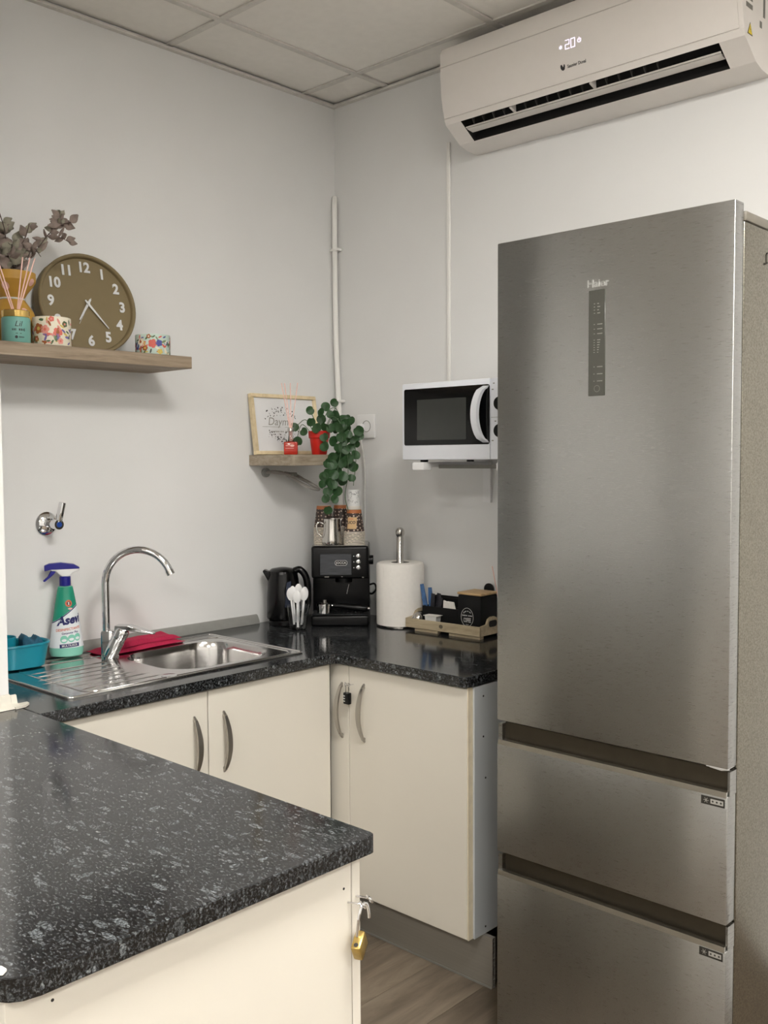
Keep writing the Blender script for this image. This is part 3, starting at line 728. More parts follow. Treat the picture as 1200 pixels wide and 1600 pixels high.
m = MB().tube([(cxm+(x-cxm)*1.0, cym+(y-cym)*1.0, .0035) for x, y in rrect(BX0-.035, BX1+.028, BY0-.30, BY1+.03, .04, 5)], .0022, 6, closed=True); m.build('pressed_edge', SINKST, t)
for k in range(7):
    x = .215+k*.045; y0 = -1.445+.012*abs(k-3)
    MB().tube([(x, y0, -.001), (x, y0+.02, .0012), (x, -1.20+.02*math.cos(k), .0012), (x, -1.17+.02*math.cos(k), -.001)], .0046, 8).build('drain_rib', SINKST, t)
MB().lathe([(.0215, .0035), (.0215, .005), (.019, .0062), (.003, .0066)], 24, (.517, -1.157, 0)).build('overflow_button', CHROME, t)
MB().lathe([(.035, 0), (.035, .003), (.02, .004), (.018, .001)], 24, (cxm, cym, -.154)).build('drain', CHROME, t)
t = thing('mixer_tap', 'chrome swan-neck mixer tap behind the sink', 'tap', (.160, -1.124, .9036), .70)
MB().lathe([(.027, 0), (.027, .004), (.023, .006)], 24).build('base_ring', CHROME, t)
MB().rbox(-.024, .014, -.016, .016, .004, .082, .006).build('tap_body', CHROME, t)
R_ = .102
pth = [(-.010, 0, .075), (-.010, 0, .15), (-.010, 0, .225)]+[(-.010+R_-R_*math.cos(a), 0, .225+R_*math.sin(a)) for a in [PI*1.02*k/22 for k in range(1, 20)]]
sp_ = MB().tube(pth, .0115, 14).build('spout', CHROME, t)
e = Vector(pth[-1]); d = (e-Vector(pth[-2])).normalized()
MB().tube([e-d*.002, e+d*.012], .0125, 14).build('aerator', STEELP, sp_)
cart = MB().lathe([(.021, 0), (.021, .060), (.0195, .062), (.0195, .064), (.022, .066), (.022, .088), (.018, .094)], 24)
co = cart.build('cartridge', CHROME, t); co.location = (.004, -.012, .006); co.rotation_euler = (.08, .50, 0)
le = MB().add([(-.022, -.019, 0), (.02, -.019, .004), (.095, -.012, -.006), (.098, 0, -.007), (.095, .012, -.006), (.02, .019, .004), (-.022, .019, 0),
               (-.022, -.019, .016), (.02, -.019, .018), (.095, -.012, -.001), (.098, 0, -.001), (.095, .012, -.001), (.02, .019, .018), (-.022, .019, .016)],
              [(6, 5, 4, 3, 2, 1, 0), (7, 8, 9, 10, 11, 12, 13)]+[(i, (i+1) % 7, 7+(i+1) % 7, 7+i) for i in range(7)]).build('lever', CHROME, t, smooth=20, bevel=.002)
le.location = (.046, -.012, .083); le.rotation_euler = (0, .05, 0)

# ================================================================== ITEMS BY THE SINK
# teal sink tidy with sponge
t = thing('sink_tidy', 'teal plastic sink tidy at left of the spray bottle', 'sink tidy', (.092, -1.392, .907), PI/2)
o1 = rrect(-.075, .095, -.062, .062, .055, 6)
def shell(lo, hi, z0, z1, th, m):
    n = len(lo); v = []; cx = sum(p[0] for p in lo)/n; cy = sum(p[1] for p in lo)/n
    def sc(P, s, d): return [(cx+(x-cx)*s, cy+(y-cy)*s, d) for x, y in P]
    rings = [sc(lo, 1, z0), sc(hi, 1, z1), sc(hi, 1-th, z1), sc(lo, 1-th, z0+.004)]
    for r in rings: v += r
    f = [(i*n+k, i*n+(k+1) % n, (i+1)*n+(k+1) % n, (i+1)*n+k) for i in range(3) for k in range(n)]
    f += [tuple(range(n-1, -1, -1)), tuple(3*n+k for k in range(n))]
    m.add(v, f); return m
lo = [(x*.86, y*.86) for x, y in o1]
shell(lo, o1, .001, .066, .06, MB()).build('tray', TEAL, t)
MB().tube([(x*1.0, y*1.0, .066) for x, y in o1], .004, 8, closed=True).build('rim', TEAL, t)
MB().lathe([(.034, .004), (.036, .088), (.033, .088), (.031, .01)], 24, (-.030, .010, 0), cap=False).build('cup', TEAL, t)
t2 = thing('sponge', 'dark blue scouring sponge standing in the teal tidy', 'sponge', (.095, -1.345, .913), PI/2-.2)
so = MB().prism([(-.022, .004), (.026, -.0), (.034, .055), (.018, .080), (.004, .062), (-.018, .086), (-.028, .074)], -.024, .024, 'XZ').build('foam', SPONGE, t2, bevel=.006)
MB().prism([(-.021, .006), (.025, .002), (.032, .054), (.017, .077), (.004, .060), (-.017, .083), (-.026, .072)], .0245, .031, 'XZ').build('scouring_pad', SPONGE, t2)

# spray bottle
t = thing('spray_bottle', 'green and white disinfectant spray bottle with blue trigger', 'spray bottle', (.062, -1.213, .9067), 1.12)
bp_ = [(.036, .001), (.046, .004), (.0495, .016), (.0495, .030), (.047, .05), (.040, .10), (.032, .150), (.026, .186), (.0225, .205), (.0205, .213), (.014, .216), (.0125, .222)]
def brad(z):
    for (r0, z0), (r1, z1) in zip(bp_, bp_[1:]):
        if z0 <= z <= z1: return r0+(r1-r0)*(z-z0)/(z1-z0)
    return .01
EL = .68
m = MB().lathe(bp_, 36, sy=EL)
bt = m.build('bottle', AQUA, t)
# shrink-wrap label (white) and green shoulder as skins on the bottle
def skin(zlo, zhi, eps, name, mt, n=48, steps=10):
    v = []; f = []
    for i in range(steps+1):
        for k in range(n):
            a = 2*PI*k/n; ca, sa = math.cos(a), math.sin(a)
            z = zlo(ca)+(zhi(ca)-zlo(ca))*i/steps; r = brad(z)+eps; v.append((r*ca, r*sa*EL, z))
    for i in range(steps):
        for k in range(n): f.append((i*n+k, i*n+(k+1) % n, (i+1)*n+(k+1) % n, (i+1)*n+k))
    return MB().add(v, f).build(name, mt, bt)
cut = lambda ca: .133+.026*ca
skin(lambda c: .030, cut, .0006, 'white_label', LABELW)
skin(lambda c: cut(c)-.004, lambda c: cut(c)-.0005, .0009, 'label_line', NAVYD)
skin(cut, lambda c: .2125, .0006, 'green_sleeve', GREENB)
def ewrap(m, a0, z, eps=.0012, slope=0):
    m = wrap(m, lambda q: brad(q), a0, z, eps, slope); m.v = [(x, y*EL, zz) for x, y, zz in m.v]; return m
ewrap(text_mb('Asevi', .035, .045, .0002, shear=.2), .24, .113, slope=.12).build('name_print', NAVYD, bt, smooth=0)
ewrap(text_mb('DESINFECTANTE', .0105, .02, .0002), .14, .086, slope=.09).build('name_print', ORANGEI, bt, smooth=0)
ewrap(text_mb('Gerpostar Plus', .0085, .02, .0002), .24, .075, slope=.09).build('name_print', NAVYD, bt, smooth=0)
m = MB()
for k in range(9):
    for j in range(2): pass
m.add([(-.03+.006*k, y, 0) for y in (-.0055, .0055) for k in range(11)], [(k, k+1, 12+k, 11+k) for k in range(10)])
ewrap(m, .16, .037, .0010, .05).build('navy_band', NAVYD, bt, smooth=0)
ewrap(text_mb('MULTIUSOS', .009, .02, .0002), .16, .037, .0016, .05).build('name_print', PRINTW, bt, smooth=0)
for k, cxx in enumerate((-.016, .006, .026)):
    mm = disc(MB(), cxx, 0, .0115, 18); mm.v = [(a, b, .0002*k) for a, b, d in mm.v]
    ewrap(mm, .16, .057+.001*k, .0009, .06).build('round_picture', AQUA, bt, smooth=0)
    mm = disc(MB(), cxx, -.003, .0075, 12, 0, 0, 1, .55); mm.v = [(a, b, .0006) for a, b, d in mm.v]
    ewrap(mm, .16, .057+.001*k, .0011, .06).build('round_picture', LABELW, bt, smooth=0)
mm = disc(MB(), 0, 0, .0105, 16); ewrap(mm, .25, .163, .0012).build('badge', ORANGEI, bt, smooth=0)
mm = disc(MB(), 0, 0, .0058, 12); ewrap(mm, .25, .163, .0016).build('badge', INK, bt, smooth=0)
mm = disc(MB(), 0, .0022, .0022, 8); disc(mm, 0, -.0022, .0022, 8); ewrap(mm, .25, .163, .0020).build('badge', PRINTW, bt, smooth=0)
mm = disc(MB(), 0.004, -.016, .006, 10, 0, 0, 1.2, .5); ewrap(mm, .25, .163, .0014).build('badge', mat('badge_pale', srgb(214, 176, 168), .5), bt, smooth=0)
th_ = bpy.data.objects.new('trigger_head', None)
MB().lathe([(.0165, .216), (.0165, .242), (.0145, .244)], 20).build('collar', NAVY, t)
hd = MB().prism([(-.008, .243), (.010, .243), (.020, .254), (.036, .262), (.036, .268), (-.034, .268), (-.034, .262), (-.022, .260), (-.016, .252)], -.0105, .0105, 'XZ').xf(Matrix.Diagonal((1.18, 1, 1, 1))).build('pump_body', WHITEP, t, bevel=.003)
MB().prism([(-.050, .262), (-.034, .266), (.036, .266), (.036, .270), (.022, .280), (-.01, .286), (-.038, .284), (-.050, .278)], -.0125, .0125, 'XZ').xf(Matrix.Diagonal((1.18, 1, 1, 1))).build('pump_cover', NAVY, t, bevel=.004)
MB().prism([(-.020, .262), (-.034, .262), (-.042, .245), (-.054, .232), (-.050, .229), (-.040, .238), (-.028, .250)], -.007, .007, 'XZ').xf(Matrix.Diagonal((1.18, 1, 1, 1))).build('trigger', NAVY, t, bevel=.002)

# raspberry cloth folded flat
t = thing('cleaning_cloth', 'raspberry pink microfibre cloth lying behind the sink bowl', 'cloth', (.082, -1.0, .9025), PI/2)
def cloth_layer(L, Wd, z0, th, seed, name, dx=0, dy=0, rot=0):
    rnd = random.Random(seed); nx, ny = 26, 10; v = []; f = []
    ph = [rnd.uniform(0, 6) for _ in range(6)]
    def hgt(u, q): return .0022*(math.sin(u*9+ph[0])+math.sin(q*6+u*4+ph[1]))+.0015*math.sin(u*17+q*5+ph[2])
    for lay in (0, 1):
        for j in range(ny+1):
            for i in range(nx+1):
                u, q = i/nx, j/ny; ed = min(u, 1-u, q, 1-q); round_ = min(1, ed*9)
                x = (u-.5)*L+.003*math.sin(q*7+ph[3]); y = (q-.5)*Wd+.004*math.sin(u*6+ph[4])
                z = z0+(hgt(u, q)+.0045)*(.3 if lay == 0 else 1)*(.4+.6*round_)+(th*round_ if lay else 0)
                v.append((x*math.cos(rot)-y*math.sin(rot)+dx, x*math.sin(rot)+y*math.cos(rot)+dy, z))
    N = (nx+1)*(ny+1)
    for j in range(ny):
        for i in range(nx):
            a = j*(nx+1)+i; f += [(a, a+nx+1, a+nx+2, a+1), (N+a, N+a+1, N+a+nx+2, N+a+nx+1)]
    bd_ = [i for i in range(nx+1)]+[j*(nx+1)+nx for j in range(1, ny+1)]+[ny*(nx+1)+i for i in range(nx-1, -1, -1)]+[j*(nx+1) for j in range(ny-1, 0, -1)]
    for a, b in zip(bd_, bd_[1:]+bd_[:1]): f.append((a, b, N+b, N+a))
    return MB().add(v, f).build(name, PINK, t, smooth=70)
cloth_layer(.30, .105, .0045, .007, 1, 'lower_fold', .01, -.012, .05)
cloth_layer(.235, .085, .0175, .009, 2, 'upper_fold', .035, -.012, .07)

# ================================================================== CORNER APPLIANCES
# kettle
t = thing('kettle', 'black plastic electric kettle beside the coffee machine', 'kettle', (.105, -.365, .9), .75)
kp = [(.060, .0), (.064, .003), (.064, .018), (.060, .022)]
MB().lathe(kp, 28).build('power_base', KETTLE, t)
body = MB().lathe([(.060, .024), (.062, .03), (.061, .10), (.056, .165), (.052, .188)], 28, (-.010, 0, 0)).build('body', KETTLE, t)
MB().prism([(-.058, .150), (-.084, .196), (-.078, .202), (-.05, .190)], -.02, .02, 'XZ').build('spout', KETTLE, t, bevel=.005)
MB().lathe([(.053, .187), (.051, .196), (.040, .204), (.012, .209)], 28, (-.012, 0, 0)).build('lid', KETTLE, t)
MB().tube(bez([(.030, -.004, .196), (.052, -.006, .200), (.073, -.007, .172), (.080, -.007, .12), (.077, -.007, .07), (.062, -.006, .042), (.046, -.004, .036)], 7), [.0125]*20+[.0115]*22+[.010], 10).build('handle', KETTLE, t)
MB().prism([(.000, .07), (.022, .07), (.024, .165), (.008, .160)], -.0625, -.030, 'XZ').build('water_window', BLUEGL, t, bevel=.003)
# clear tumbler with spoons
def cup_c(u): return u
SCX, SCY = .217, -.409
tc_ = MB().lathe([(.026, 0), (.030, .003), (.040, .078), (.0415, .086), (.0400, .086), (.0385, .078), (.0285, .005), (.002, .004)], 28, cap=True).build('plastic_tumbler', CLEAR)
tc_.location = (SCX, SCY, .9005); tag(tc_, 'clear plastic tumbler holding white spoons', 'cup')
spm = MB()
def spoon_mesh():
    m = MB(); L = .125
    m.prism([(-.0035, 0), (.0035, 0), (.0028, .09), (-.0028, .09)], -.0009, .0009, 'XZ')
    nu, nv = 10, 6; v = []; f = []
    for lay in (0, 1):
        for i in range(nu+1):
            tt = i/nu; z = .086+.044*tt; wd = .0145*math.sin(PI*min(.98, .08+.9*tt))**.6
            for j in range(nv+1):
                s = j/nv*2-1; v.append((s*wd, -.0055*(1-s*s)*math.sin(PI*tt)+.0012*lay, z))
    N = (nu+1)*(nv+1)
    for i in range(nu):
        for j in range(nv):
            a = i*(nv+1)+j; f += [(a, a+1, a+nv+2, a+nv+1), (N+a, N+a+nv+1, N+a+nv+2, N+a+1)]
    m.add(v, f); return m
so0 = spoon_mesh().build('plastic_spoon', WHITEP)
slab = ['white plastic spoon leaning left in the clear tumbler', 'white plastic spoon at front of the clear tumbler', 'white plastic spoon leaning right in the clear tumbler', 'white plastic spoon at back of the clear tumbler, tallest', 'white plastic spoon in middle of the clear tumbler', 'white plastic spoon at right rear of the clear tumbler']
for i, (px, py, tx, ty, rz, dz) in enumerate([(-.013, -.004, -.04, -.12, .5, 0), (.001, -.016, -.08, -.03, .7, -.008), (.012, -.006, -.04, .10, .9, 0), (.0, .014, .10, .02, .75, .014), (-.010, .006, .04, -.07, .75, .006), (.014, .006, .06, .09, 1.2, .004)]):
    o = so0 if i == 0 else so0.copy()
    if i: COL.objects.link(o)
    c, s = math.cos(.75), math.sin(.75)
    o.matrix_world = Matrix.Translation((SCX+px*c-py*s, SCY+px*s+py*c, .918+dz)) @ Matrix.Rotation(.75, 4, 'Z') @ Matrix.Rotation(ty, 4, 'Y') @ Matrix.Rotation(tx, 4, 'X') @ Matrix.Rotation(rz-.75, 4, 'Z')
    tag(o, slab[i], 'spoon', 'white plastic spoons in the tumbler')

# coffee machine: local -y is its front
CMX, CMY, CMR, CMT = .265, -.247, .748, .287
t = thing('coffee_machine', 'black espresso machine in the corner with paper cups on top', 'coffee machine', (CMX, CMY, .9), CMR)
hw = .104
MB().rbox(-hw, hw, .07, .215, .0, CMT-.03, .004).build('rear_body', BLACKP, t)
hd = MB().rbox(-hw, hw, .0, .217, .168, CMT, .010, 3).build('head', BLACKP, t)
MB().rbox(-hw+.004, hw-.004, .012, .207, CMT-.002, CMT+.0015, .001, 1).build('cup_shelf', STEELP, hd)
fpl = MB().rbox(-.072, .042, -.0025, .002, .182, .258, .001, 1).build('front_plate', mat('dark_brushed', srgb(74, 76, 80), .34, .8, noise=.3, nscale=1, stretch=(20, 20, 700)), hd)
m = MB().prism(rrect(-.022, .022, -.009, .009, .008, 4), 0, .001, 'XY'); front(m, .004, .226, -.0026)
m.build('badge', BLACKP, fpl); m = MB(); rr_ = rrect(-.022, .022, -.009, .009, .008, 4)
m = MB().tube([(.004+x, -.0038, .226+z) for x, z in rr_], .0008, 5, closed=True); m.build('badge_outline', PRINTW, fpl)
front(text_mb('JOCCA', .0115, .02, .0002), .004, .226, -.0038).build('badge_name', PRINTW, fpl, smooth=0)
for z in (.250, .229, .208):
    b_ = MB().lathe([(.0085, 0), (.0085, .004), (.006, .0055), (.002, .0055)], 16, (.066, 0, z), rot=Vector((0, 0, 1)).rotation_difference(Vector((0, -1, 0)))).build('button', CHROME, hd)
    MB().cyl((.050, .0, z), .0018, .0008, 8, '-Y').build('indicator', PRINTW, hd)
m = MB().box(-.056, -.040, -.0008, 0, .1735, .1765).box(.004, .010, -.0008, 0, .1745, .1765).box(.080, .086, -.0008, 0, .172, .1745)
m.build('small_marks', INKG, hd, smooth=0)
wd_ = MB().prism([(-.07, 0), (.07, 0), (.07, .016), (.06, .020), (-.06, .020), (-.07, .016)], 0, .0, 'XY')
MB().cyl((.01, .075, .148), .032, .021, 20).build('brew_head', BLACKP, t)
MB().tube([(.030, .062, .14), (.022, .058, .105)], .0022, 8).build('steam_tip', CHROME, t)
MB().rbox(-hw, hw, -.035, .07, .0, .040, .008, 3).build('drip_tray', BLACKP, t)
gr = MB().rbox(-hw+.004, hw-.004, -.030, .066, .040, .044, .0015, 1)
gro = gr.build('drip_grid', mat('grid_dark', srgb(52, 54, 56), .3, .7), t)
for k in range(7): MB().box(-.072+k*.024, -.060+k*.024, -.004, .050, .0438, .0446).build('grid_slot', BLACKG, gro, smooth=0)
kn = MB().lathe([(.017, 0), (.017, .016), (.015, .018)], 20, (hw-.002, .045, .232), rot=Vector((0, 0, 1)).rotation_difference(Vector((1, 0, 0)))).build('steam_knob', BLACKP, t)
MB().tube(bez([(hw-.004, .12, .13), (hw+.018, .115, .135), (hw+.024, .112, .115), (hw+.010, .115, .098), (hw-.004, .12, .10)], 6), .0035, 8).build('power_cord', BLACKP, t)
def local(x, y, z, base=(CMX, CMY, .9), r=CMR):
    return (base[0]+x*math.cos(r)-y*math.sin(r), base[1]+x*math.sin(r)+y*math.cos(r), base[2]+z)
# portafilter on the grid
t = thing('portafilter', 'steel portafilter with black handle lying on the drip tray', 'portafilter', local(-.058, -.002, .0448), CMR-.02)
MB().lathe([(.026, 0), (.026, .026), (.028, .027), (.028, .034), (.025, .034), (.024, .006)], 24).build('basket', CHROME, t)
MB().lathe([(.007, .03), (.007, .048), (.005, .049)], 12, (.002, 0, 0)).build('spout_nut', STEELP, t)
MB().tube([(.026, 0, .026), (.034, 0, .027)], .006, 10).build('neck', CHROME, t)
MB().tube([(.032, 0, .027), (.06, -.001, .026), (.11, -.003, .020), (.148, -.004, .016), (.158, -.004, .016)], [.007, .010, .0125, .012, .008], 12).build('handle', BLACKP, t)
MB().tube([(.157, -.004, .016), (.165, -.004, .016)], .0075, 10).build('end_ring', CHROME, t)
# paper cups: nested upside down, each one its own object
ZT = .9+CMT+.0018
cup_prof = [(.0385, 0.0), (.0385, .003), (.0365, .0035), (.0255, .081), (.0265, .083), (.0250, .084), (.024, .080), (.003, .080)]
def cup_obj():
    m = MB().lathe([(.0365, .0036), (.0262, .0800), (.0258, .0825)], 28, cap=False)
    s = m.build('paper_cup', CUPDOT)
    rm = MB().lathe([(.0385, 0), (.0392, .0018), (.0385, .0036), (.0365, .0036), (.0360, .0)], 28, cap=False).build('rim', CUPW, s)
    MB().lathe([(.0258, .0825), (.0245, .0825), (.0243, .079), (.002, .079)], 28, cap=False).build('cup_base', CUPW, s)
    return s
cup0 = cup_obj(); first = True
def put_cup(loc, label, group, src=None):
    global first
    if first and src is None: o = cup0; first = False
    else: o = copytree(src or cup0)
    o.location = loc; tag(o, label, 'paper cup', group); return o
stacks = [((-.0640, .117), 11, 'left'), ((-.003, .168), 11, 'middle'), ((.051, .042), 9, 'right')]
tops = []
for (x, y), n, nm in stacks:
    for k in range(n):
        top = k == n-1
        lb = ('brown dotted paper cup topping the %s stack on the coffee machine' % nm) if top else ('pale paper cup nested in the %s stack, only its rim showing' % nm)
        o = put_cup(local(x, y, ZT-.9+k*.0056), lb, '%s stack of paper cups' % nm)
        if top: tops.append(o)
        o.rotation_euler = (0, 0, CMR+.3*k)
# kraft label on the right top cup
o = tops[2]; o.rotation_euler = (0, 0, CMR)
m = MB(); m.add([(-.012+.004*k, y, 0) for y in (-.022, .020) for k in range(10)], [(k, k+1, 11+k, 10+k) for k in range(9)])
kl = wrap(m, lambda z: .0366-.0001-(z-.0036)*.1366, -.42, .036, .0006).build('kraft_label', KRAFT, o, smooth=40)
wrap(text_mb('LICO', .014, .03, .0001), lambda z: .0366-(z-.0036)*.1366, -.30, .037, .0010).build('label_print', INK, o, smooth=0)
wrap(scribble(.016, .004, 6), lambda z: .0366-(z-.0036)*.1366, -.36, .050, .0010).build('label_print', ORANGEI, o, smooth=0)['kind'] = 'stuff'
# small white printed cups upside down on the right stack
zt2 = ZT+8*.0056+.083
small = None
for k in range(3):
    if small is None:
        m = MB().lathe([(.0262, .001), (.0250, .010), (.0215, .060), (.0205, .062), (.003, .060)], 24, cap=False)
        small = o = m.build('small_paper_cup', PRINTW)
        MB().lathe([(.0268, 0), (.0274, .0014), (.0268, .0028), (.0255, .0028), (.025, 0)], 24, cap=False).build('rim', CUPW, o)
    else: o = copytree(small)
    o.location = local(.049, .042, zt2-.9+.0005-k*0+k*.0045); o.rotation_euler = (0, 0, CMR)
    tag(o, 'small white paper cup with grey doodles topping the right stack' if k == 2 else 'small white paper cup nested under the doodled one, rim showing', 'paper cup', 'small white paper cups')
    if k == 2:
        mm = MB(); rnd = random.Random(5)
        for _ in range(46):
            x, z = rnd.uniform(-.022, .022), rnd.uniform(.012, .056)
            b = MB().box(-rnd.uniform(.0005, .003), rnd.uniform(.0005, .003), -.0006, .0006, -.00005, .00005); b.v = [(q+x, r+z, d) for q, r, d in b.v]; mm.add(b.v, b.f)
        wrap(mm, lambda z: .0257-(z-.001)*.075, 0, 0, .0004).build('doodle_print', INK, o, smooth=0)
# milk jug
t = thing('milk_jug', 'stainless steel milk jug between the paper cup stacks', 'jug', local(-.029, .043, ZT-.9), CMR)
MB().lathe([(.036, 0), (.038, .003), (.0375, .02), (.033, .05), (.0305, .082), (.0315, .094), (.0300, .094), (.029, .08), (.034, .02), (.033, .004)], 28).build('jug_body', STEELP, t)
MB().tube(bez([(-.030, -.008, .076), (-.048, -.014, .082), (-.056, -.017, .070), (-.052, -.016, .046), (-.040, -.013, .030), (-.034, -.010, .028)], 6), .0026, 8).build('handle', STEELP, t)
MB().prism([(.026, .078), (.036, .094), (.030, .0945)], -.008, .008, 'XZ').build('lip', STEELP, t)

# paper roll holder
t = thing('roll_holder', 'steel upright kitchen roll holder behind the tray', 'holder', (.425, -.100, .9))
MB().lathe([(.070, 0), (.070, .004), (.01, .006)], 28).build('base', STEELP, t)
MB().lathe([(.0125, .006), (.0125, .318), (.0105, .321)], 20).lathe([(.0105, .318), (.014, .324), (.0165, .333), (.0155, .343), (.0105, .350), (.003, .353)], 20).build('pole', STEELP, t)
pr_ = MB().lathe([(.086, 0), (.0865, .004), (.0865, .210), (.083, .219), (.076, .222), (.034, .221), (.034, .0)], 40, cap=False).build('paper_roll', PAPERW)
pr_.location = (.425, -.100, .9065); tag(pr_, 'large white kitchen paper roll on the steel holder', 'paper roll')
MB().lathe([(.0338, .002), (.0338, .2205), (.0322, .2205), (.0322, .002)], 28, cap=False).build('card_core', TILEGREY, pr_)
MB().prism(rrect(-.0005, .0005, 0, .212, .0004, 1), -.087, -.0865, 'XZ').build('loose_edge', PAPERW, pr_)
MB().lathe([(.0868, .092), (.0872, .093), (.0868, .094)], 40, cap=False).build('perforation', PAPERW, pr_)

# wooden tray with feet
t = thing('wooden_tray', 'pale wooden serving tray with curved handles beside the fridge', 'tray', (.508, -.166, .9), .03)
TL, TD = .320, .150
MB().box(.006, TL-.006, .006, TD-.006, .012, .017).build('bottom', TRAYW, t, smooth=0)
fr = MB().rbox(0, TL, 0, .007, .011, .043, .001, 1).build('front_board', TRAYW, t)
MB().rbox(0, TL, TD-.007, TD, .011, .043, .001, 1).build('back_board', TRAYW, t)
for x in (0, TL-.007):
    poly = [(.007, .011), (TD-.007, .011), (TD-.007, .043), (TD-.04, .047), (TD-.05, .064), (TD-.065, .070), (.065, .070), (.05, .064), (.04, .047), (.007, .043)]
    MB().prism(poly, x, x+.007, 'YZ').build('end_board', TRAYW, t)
    MB().prism(rrect(.052, TD-.052, .036, .058, .010, 4), x-.0004, x+.0074, 'YZ').build('grip_hole', GAP, t)
for x0, x1 in ((.035, .135), (.185, TL-.006)):
    MB().box(x0, x1, .010, .030, 0, .011).build('foot', TRAYW, t, smooth=0)
tg_ = disc(MB(), 0, 0, .0085, 18, 0, 0, 1, .8); front(tg_, .158, .028, -.0006).build('oval_plaque', mat('plaque', srgb(96, 88, 72), .5), fr, smooth=0)
def tl(x, y, z):
    c, s = math.cos(.03), math.sin(.03); return (.508+x*c-y*s, -.166+x*s+y*c, .9+z)
# black organiser
t = thing('coffee_organiser', 'black stepped organiser box with sachets on the tray', 'organiser', tl(.040, .046, .0175), .03)
OW, OD = .170, .085
def obox(m, x0, x1, y0, y1, z0, z1, th=.003):
    m.box(x0, x1, y0, y1, z0, z0+th); m.box(x0, x0+th, y0, y1, z0, z1); m.box(x1-th, x1, y0, y1, z0, z1); m.box(x0, x1, y0, y0+th, z0, z1); m.box(x0, x1, y1-th, y1, z0, z1); return m
obox(MB(), 0, OW, 0, .040, 0, .067).build('front_bin', BLACKM, t, smooth=0)
obox(MB(), 0, OW, .041, OD, 0, .097).build('rear_bin', BLACKM, t, smooth=0)
MB().box(.0705, .0735, .003, .037, .003, .056).build('divider', BLACKM, t, smooth=0)
def og(x, y, z):
    q = tl(.040, .046, .0175); c, s = math.cos(.03), math.sin(.03); return (q[0]+x*c-y*s, q[1]+x*s+y*c, q[2]+z)
pk = MB().add([(-.006, -.002, 0), (.006, -.002, 0), (.006, .002, 0), (-.006, .002, 0), (-.008, -.0006, .012), (.008, -.0006, .012), (.008, .0006, .012), (-.008, .0006, .012),
               (-.008, -.003, .06), (.008, -.003, .06), (.008, .003, .06), (-.008, .003, .06), (-.008, -.0004, .098), (.008, -.0004, .098), (.008, .0004, .098), (-.008, .0004, .098)],
              [(0, 1, 2, 3), (12, 13, 14, 15)]+[(i*4+k, i*4+(k+1) % 4, i*4+4+(k+1) % 4, i*4+4+k) for i in range(3) for k in range(4)])
pk0 = None
for i, (x, y, ry, rx, mt, lb) in enumerate([(.014, .016, -.22, .0, PACKB, 'blue stick sachet leaning left in the black organiser'), (.024, .024, -.12, -.05, PACKB, 'blue stick sachet upright behind the leaning one in organiser'),
        (.034, .012, .06, .02, PACKD, 'dark stick sachet beside the blue ones in organiser'), (.046, .020, .12, 0, PACKD, 'dark shiny stick sachet in the organiser centre'), (.056, .014, .20, .04, PACKD, 'dark stick sachet leaning right in the black organiser')]):
    m = MB(); m.v = list(pk.v); m.f = list(pk.f); m.mi = [0]*len(pk.f)
    o = m.build('stick_sachet', mt); tag(o, lb, 'sachet', 'stick sachets in the organiser')
    o.matrix_world = Matrix.Translation(og(x, y, .004)) @ Matrix.Rotation(ry, 4, 'Y') @ Matrix.Rotation(rx, 4, 'X') @ Matrix.Diagonal((1.05, 1, (1.42, 1.28, 1.1, 1.12, 1.0)[i], 1))
for i, (x, lb) in enumerate(((.092, 'white sugar sachet in the organiser, left one'), (.122, 'white sugar sachet in the organiser, right one'))):
    m = MB().prism([(-.014, 0), (.014, 0), (.016, .030), (.013, .084), (-.013, .089), (-.016, .03)], -.0025, .0025, 'XZ')
    o = m.build('sugar_sachet', PAPERW, bevel=.001); o.location = og(x+.004, .016+.006*i, .004); o.rotation_euler = (.12, .08-.2*i, .1); tag(o, lb, 'sachet', 'sugar sachets')
o = MB().rbox(-.028, .028, -.002, .002, 0, .088, .001, 1).build('wood_stirrer_box', BAMBOO); o.location = og(.118, .060, .004); tag(o, 'light wooden card standing at the organiser back', 'card')
# canister
t = thing('coffee_canister', 'black square coffee canister with bamboo lid on tray', 'canister', tl(.213, .022, .0175), .03)
CW = .096
MB().rbox(0, CW, 0, CW, 0, .124, .005).build('tin', BLACKM, t)
MB().rbox(-.002, CW+.002, -.002, CW+.002, .1245, .133, .003).build('lid', BAMBOO, t)
m = MB().tube([(.040+.025*math.cos(a), -.0006, .050+.031*math.sin(a)) for a in [2*PI*k/32 for k in range(32)]], .0007, 5, closed=True); m.build('round_mark', PRINTW, t)
front(text_mb('COFFEE', .021, .01, .0002, sx=.42), .040, .0395, -.0006).build('lettering', PRINTW, t, smooth=0)
front(scribble(.040, .0052, 1, gaps=((.02, .09),)), .040, .0555, -.0006).build('lettering', PRINTW, t, smooth=0)['kind'] = 'stuff'
front(scribble(.030, .0050, 2, .006, gaps=((-.12, -.02), (.2, .28))), .040, .0645, -.0006).build('lettering', PRINTW, t, smooth=0)['kind'] = 'stuff'
front(scribble(.011, .0034, 3, gaps=((-.1, .15),)), .040, .0255, -.0006).build('lettering', PRINTW, t, smooth=0)['kind'] = 'stuff'
